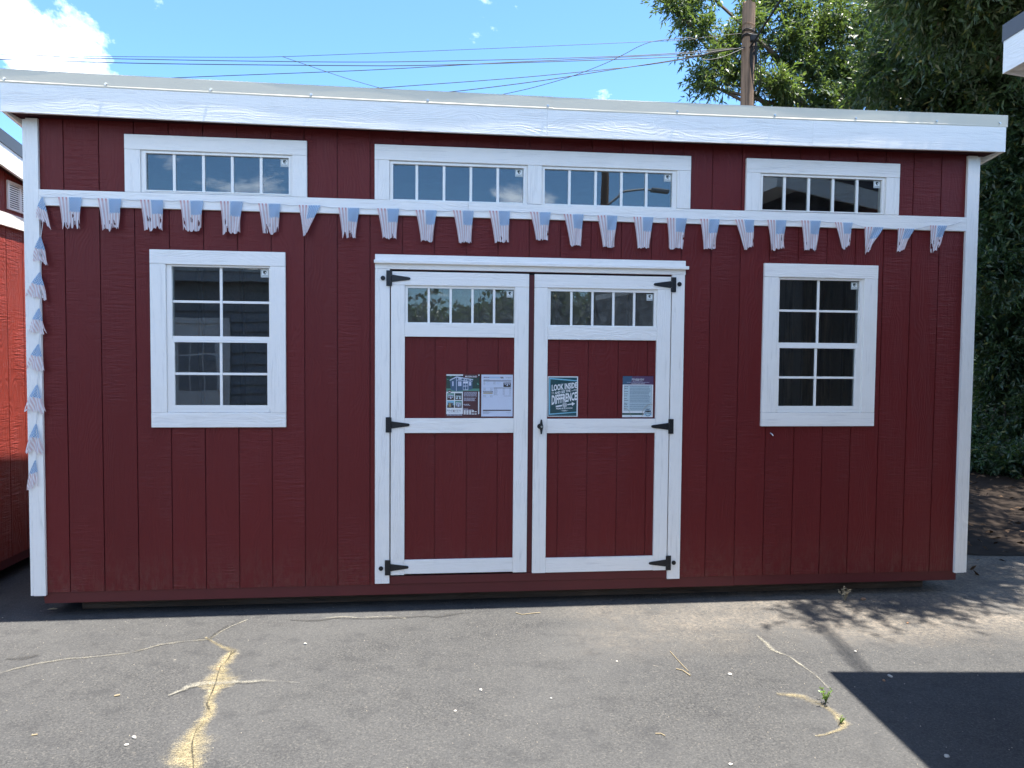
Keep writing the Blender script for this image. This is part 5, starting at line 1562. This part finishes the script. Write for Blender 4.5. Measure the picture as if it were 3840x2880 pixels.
make_tree('oak_tree', 'far backdrop tree showing as dark mass between the nearer crowns', (BB.x, BB.y, GZ + 0.5), (BB.x, BB.y, 6.0), [
    lobe(3250, 250, 19, 1.6, 420), lobe(3450, 100, 19, 2.0, 560), lobe(3650, 250, 18.5, 2.0, 640), lobe(3850, 100, 18.5, 2.0, 560), lobe(3700, 600, 18, 1.8, 560), lobe(3900, 700, 18, 1.8, 480), lobe(3720, 950, 18, 1.7, 480), lobe(3800, 1200, 17.5, 1.5, 460), lobe(3550, 450, 18.5, 1.5, 380)],
    M_leafB, 0.2, 0.028, 24, 15, 0.25)
# a tree and hedge far behind the camera, seen only in the door glass
make_tree('oak_tree', 'distant round tree mirrored in the door windows', (8.0, -34, GZ), (8.0, -34, 5.0), [((8, -34, 4.2), (3, 2.5, 2.2), 800), ((4.0, -33, 3.0), (2.6, 2, 1.6), 800), ((0.5, -34, 2.8), (2.6, 2, 1.5), 800), ((-3, -33, 3.2), (2.6, 2, 1.7), 800), ((12, -34, 3.8), (3, 2, 2.2), 700)],
    M_leafA, 0.24, 0.055, 25, 12, 0.3, 'trees across the road')

# the far wood all round the lot, one mass
rng = np.random.default_rng(31)
nc = 190
ang = np.linspace(0, 2 * math.pi, nc, endpoint=False) + rng.normal(0, 0.01, nc)
rad = rng.uniform(36, 52, nc)
hh = rng.uniform(1.6, 3.4, nc)
cc = np.stack([2 + np.cos(ang) * rad, np.sin(ang) * rad, GZ + hh * 0.95], 1)
wh = rng.integers(0, nc, 90000)
u = rng.normal(size=(90000, 3)); u /= np.linalg.norm(u, axis=1, keepdims=True)
u *= rng.uniform(0.55, 1.0, (90000, 1))
P0 = cc[wh] + u * np.stack([hh[wh] * 0.85, hh[wh] * 0.85, hh[wh]], 1)
P0[:, 2] = np.maximum(P0[:, 2], GZ + 0.1)
D = rng.normal(size=(90000, 3)); D /= np.linalg.norm(D, axis=1, keepdims=True)
o = leaves_mesh('far_wood', M_leafB, P0, D, rng.uniform(0.38, 0.7, 90000), rng.uniform(0.11, 0.19, 90000), rng)
tag(o, 'far off belt of trees all round the lot', 'wood'); o['kind'] = 'stuff'
# bushes along the soil bank behind the sheds
for i, (bx_, by_, br_) in enumerate(((9.5, 8.5, 1.2), (12.2, 7.0, 1.4), (15.0, 8.0, 1.5), (13.0, 4.2, 1.1), (17.5, 5.0, 1.4))):
    make_tree('shrub', ['broad shrub low on the bank behind the utility pole', 'tall shrub on the bank further right than the dense tree', 'large far shrub beyond the dense tree', 'low shrub between the dense tree and the charcoal shed', 'far right shrub behind the charcoal shed'][i],
              (bx_, by_, GZ + 0.35), (bx_, by_, 1.3), [((bx_, by_, 0.3 + br_ * 0.75), (br_, br_, br_ * 0.95), 420)], M_leafB, 0.13, 0.019, 60 + i, 15, 0.08, 'shrubs under the trees', cat='shrub')

# fallen leaves on the shaded soil, one mass
rng = np.random.default_rng(9)
n = 1500
X = rng.uniform(5.9, 12, n); Y = rng.uniform(-0.1, 7, n) ** 1.0
keep = (Y > 0.55 + 0.3 * rng.normal(size=n))
X, Y = X[keep], Y[keep]; n = len(X)
def bankz(x, y):
    e = 0.95
    d = np.maximum(0, y - e)
    return GZ + np.interp(d, [0, 0.5, 1.5, 4, 9, 60], [0.004, 0.05, 0.16, 0.45, 0.6, 0.6])
P0 = np.stack([X, Y, bankz(X, Y) + 0.035], 1)
D = rng.normal(size=(n, 3)); D[:, 2] *= 0.15; D /= np.linalg.norm(D, axis=1, keepdims=True)
o = leaves_mesh('leaf_litter', M_litter, P0, D, rng.uniform(0.05, 0.11, n), rng.uniform(0.008, 0.02, n), rng)
tag(o, 'fallen dry leaves scattered on the dark soil bank', 'leaf litter'); o['kind'] = 'stuff'

# ------------------------------------------------------------------ small things on the ground
def stone(p, s, mat, seed, label, group='loose pebbles on the asphalt', name='pebble', cat='pebble', flat=0.6):
    rnd = random.Random(seed)
    bm = bmesh.new()
    bmesh.ops.create_icosphere(bm, subdivisions=2, radius=1)
    ax = (rnd.uniform(0.8, 1.25), rnd.uniform(0.7, 1.0), flat * rnd.uniform(0.8, 1.1))
    k = [Vector((rnd.gauss(0, 1), rnd.gauss(0, 1), rnd.gauss(0, 1))).normalized() for _ in range(7)]
    for v in bm.verts:
        c = v.co.copy()
        for q_ in k:                       # knock flat facets off it
            d = c.dot(q_)
            if d > 0.72:
                c -= q_ * (d - 0.72)
        v.co = Vector((c.x * ax[0], c.y * ax[1], c.z * ax[2])) * s
    b = MB(); b.bm(bm)
    o = b.build(name, mat)
    o.location = (p.x, p.y, p.z + s * flat * 0.62)
    o.rotation_euler = (0, 0, rnd.uniform(0, 6))
    return tag(o, label, cat, group)
PEB = [(G5([(305, 1055, 0)]), 0.015, M_stone, 'white pebble on sunlit asphalt left of the dark roof shadow'), (G5([(1118, 907, 0)]), 0.013, M_stone, 'white pebble beside the thin cable shadow'),
       (G5([(1343, 1068, 0)]), 0.017, M_stone, 'pale stone just inside the top edge of the roof shadow'), (G5([(1305, 1095, 0)]), 0.012, M_brownstone, 'brown stone in the roof shadow near its top edge'),
       (G5([(1710, 1587, 0)]), 0.016, M_stone, 'white pebble deep in the roof shadow near the bottom edge'), (G5([(312, 1640, 0)]), 0.013, M_stone, 'white pebble at the bottom edge right of centre'),
       (G5([(1172, 570, 0)]), 0.022, M_brownstone, 'brown stone beside the dried weed near the shed'), (G5([(1457, 722, 0)]), 0.012, M_brownstone, 'reddish stone in the dappled tree shade'),
       (G4([(902, 1158, 0)]), 0.014, M_stone, 'white pebble in the open middle of the asphalt, biggest there'), (G4([(1358, 1210, 0)]), 0.010, M_rock, 'small grey stone right of the middle pebble'),
       (G4([(738, 1292, 0)]), 0.010, M_stone, 'flat pale chip left below the middle pebble'), (G4([(1785, 970, 0)]), 0.009, M_stone, 'small pale pebble below the right door'),
       (G3([(870, 1465, 0)]), 0.014, M_stone, 'white pebble left of the yellow dirt patch, upper of two'), (G3([(820, 1513, 0)]), 0.011, M_stone, 'pale chip left of the yellow dirt patch, lower of two'),
       (G3([(1978, 858, 0)]), 0.013, M_stone, 'pale stone right of the crack junction'), (G3([(1412, 1022, 0)]), 0.012, M_brownstone, 'orange brown stone lying in the yellow crack')]
for i, (pp, s, mt, lb_) in enumerate(PEB):
    stone(on_ground(pp[0][0], pp[0][1]), s * 0.8, mt, 40 + i, lb_)
# countless grains of grit
rng = np.random.default_rng(14)
b = MB()
for i in range(1100):
    x, y = rng.uniform(-1.5, 7), rng.uniform(-2.4, 0.2)
    if i > 500:
        x, y = 3.6 + abs(rng.normal(0, 1.6)), -0.45 + rng.normal(0, 0.25)
    s = rng.uniform(0.001, 0.0034)
    z = GZ + s * 0.5
    a = rng.uniform(0, 3)
    c_, s_ = math.cos(a) * s, math.sin(a) * s
    b.hexa([(x - c_, y - s_, z - s * .6), (x + s_, y - c_, z - s * .6), (x + c_, y + s_, z - s * .6), (x - s_, y + c_, z - s * .6), (x - c_ * .6, y - s_ * .6, z + s * .5), (x + s_ * .6, y - c_ * .6, z + s * .5), (x + c_ * .6, y + s_ * .6, z + s * .5), (x - s_ * .6, y + c_ * .6, z + s * .5)])
o = b.build('grit', M_gritm)
tag(o, 'fine pale grit strewn over the asphalt', 'grit'); o['kind'] = 'stuff'
# rocks on the bank
stone(at(3768, 1812, 9.6), 0.13, M_rock, 70, 'flat grey rock on the shaded bank right of the shed', 'rocks on the soil bank', 'rock', 'rock', 0.35)
stone(at(3830, 1822, 9.3), 0.11, M_brownstone, 71, 'reddish rock on the shaded bank at the right edge', 'rocks on the soil bank', 'rock', 'rock', 0.4)

def weed(px, py, label, n_, h, mat, seed, name='weed'):
    rnd = random.Random(seed)
    p = on_ground(px, py)
    t = thing(name, label, 'weed', p)
    st, lf = MB(), MB()
    for i in range(n_):
        a = rnd.uniform(0, 6.28); ln = h * rnd.uniform(0.6, 1.1); sp2 = rnd.uniform(0.25, 0.8)
        tip = Vector((math.cos(a) * ln * sp2, math.sin(a) * ln * sp2, ln))
        st.tube([(0, 0, 0), tip * 0.5 + Vector((0, 0, ln * 0.08)), tip], [0.0022, 0.0017, 0.0009], 4)
        for k in range(7):
            f = rnd.uniform(0.35, 1.0)
            q = tip * f; d = Vector((rnd.gauss(0, 1), rnd.gauss(0, 1), rnd.uniform(0, 1))).normalized(); L_ = h * rnd.uniform(0.14, 0.26)
            sd_ = d.orthogonal().normalized() * L_ * 0.24
            lf.quad([q, q + d * L_ * 0.5 + sd_, q + d * L_, q + d * L_ * 0.5 - sd_])
    st.build('stem', mat, t)
    lf.build('foliage', mat, t)
    return t
weed(2560 + 928 * S, 1920 + 1235 * S, 'small green weed sprouting from the sandy crack', 8, 0.075, M_weed, 5)
weed(2560 + 1022 * S, 1920 + 1372 * S, 'tiny low weed at the lower bend of the sandy crack', 9, 0.035, M_weed, 6)
weed(2560 + 1050 * S, 1920 + 575 * S, 'dried straw coloured weed lying by the shed base', 12, 0.08, M_dry, 8, 'dried_weed')
def twig(pts, r_, label, mat=M_dry):
    b = MB(); b.tube([on_ground(x, y) + Vector((0, 0, r_ + 0.001)) for x, y, w in pts], r_, 5)
    tag(b.build('twig', mat), label, 'twig', 'twigs on the asphalt')
twig(G4([(2130, 905, 0), (2170, 950, 0), (2215, 1000, 0), (2250, 1035, 0)]), 0.002, 'straight pale straw lying below the right window')
twig(G4([(2170, 1020, 0), (2212, 1030, 0), (2262, 1065, 0)]), 0.003, 'bent pale twig touching the straight straw')
twig(G4([(2035, 1440, 0), (2070, 1440, 0), (2098, 1455, 0)]), 0.0025, 'short curved twig near the bottom edge right of centre')
twig(G4([(1130, 655, 0), (1170, 668, 0), (1235, 660, 0), (1290, 655, 0)]), 0.0025, 'forked pale twig at the shadow edge below the door gap')
twig(G3([(740, 1198, 0), (778, 1190, 0)]), 0.004, 'yellow stick chip left of the cross crack')
twig(G3([(205, 1452, 0), (243, 1446, 0)]), 0.003, 'yellow stick chip near the left bottom corner')
lf = MB()
pc = on_ground(340 * S, 1920 + 633 * S)
lf.hexa([pc + Vector(v) for v in ((-0.03, 0, 0.002), (0, -0.008, 0.004), (0.03, 0, 0.003), (0, 0.01, 0.003), (-0.03, 0, 0.004), (0, -0.008, 0.010), (0.03, 0, 0.006), (0, 0.01, 0.010))])
tag(lf.build('dry_leaf', M_dry), 'single curled dry leaf in the shed shadow at left', 'leaf')
print('scene built', len(bpy.data.objects))
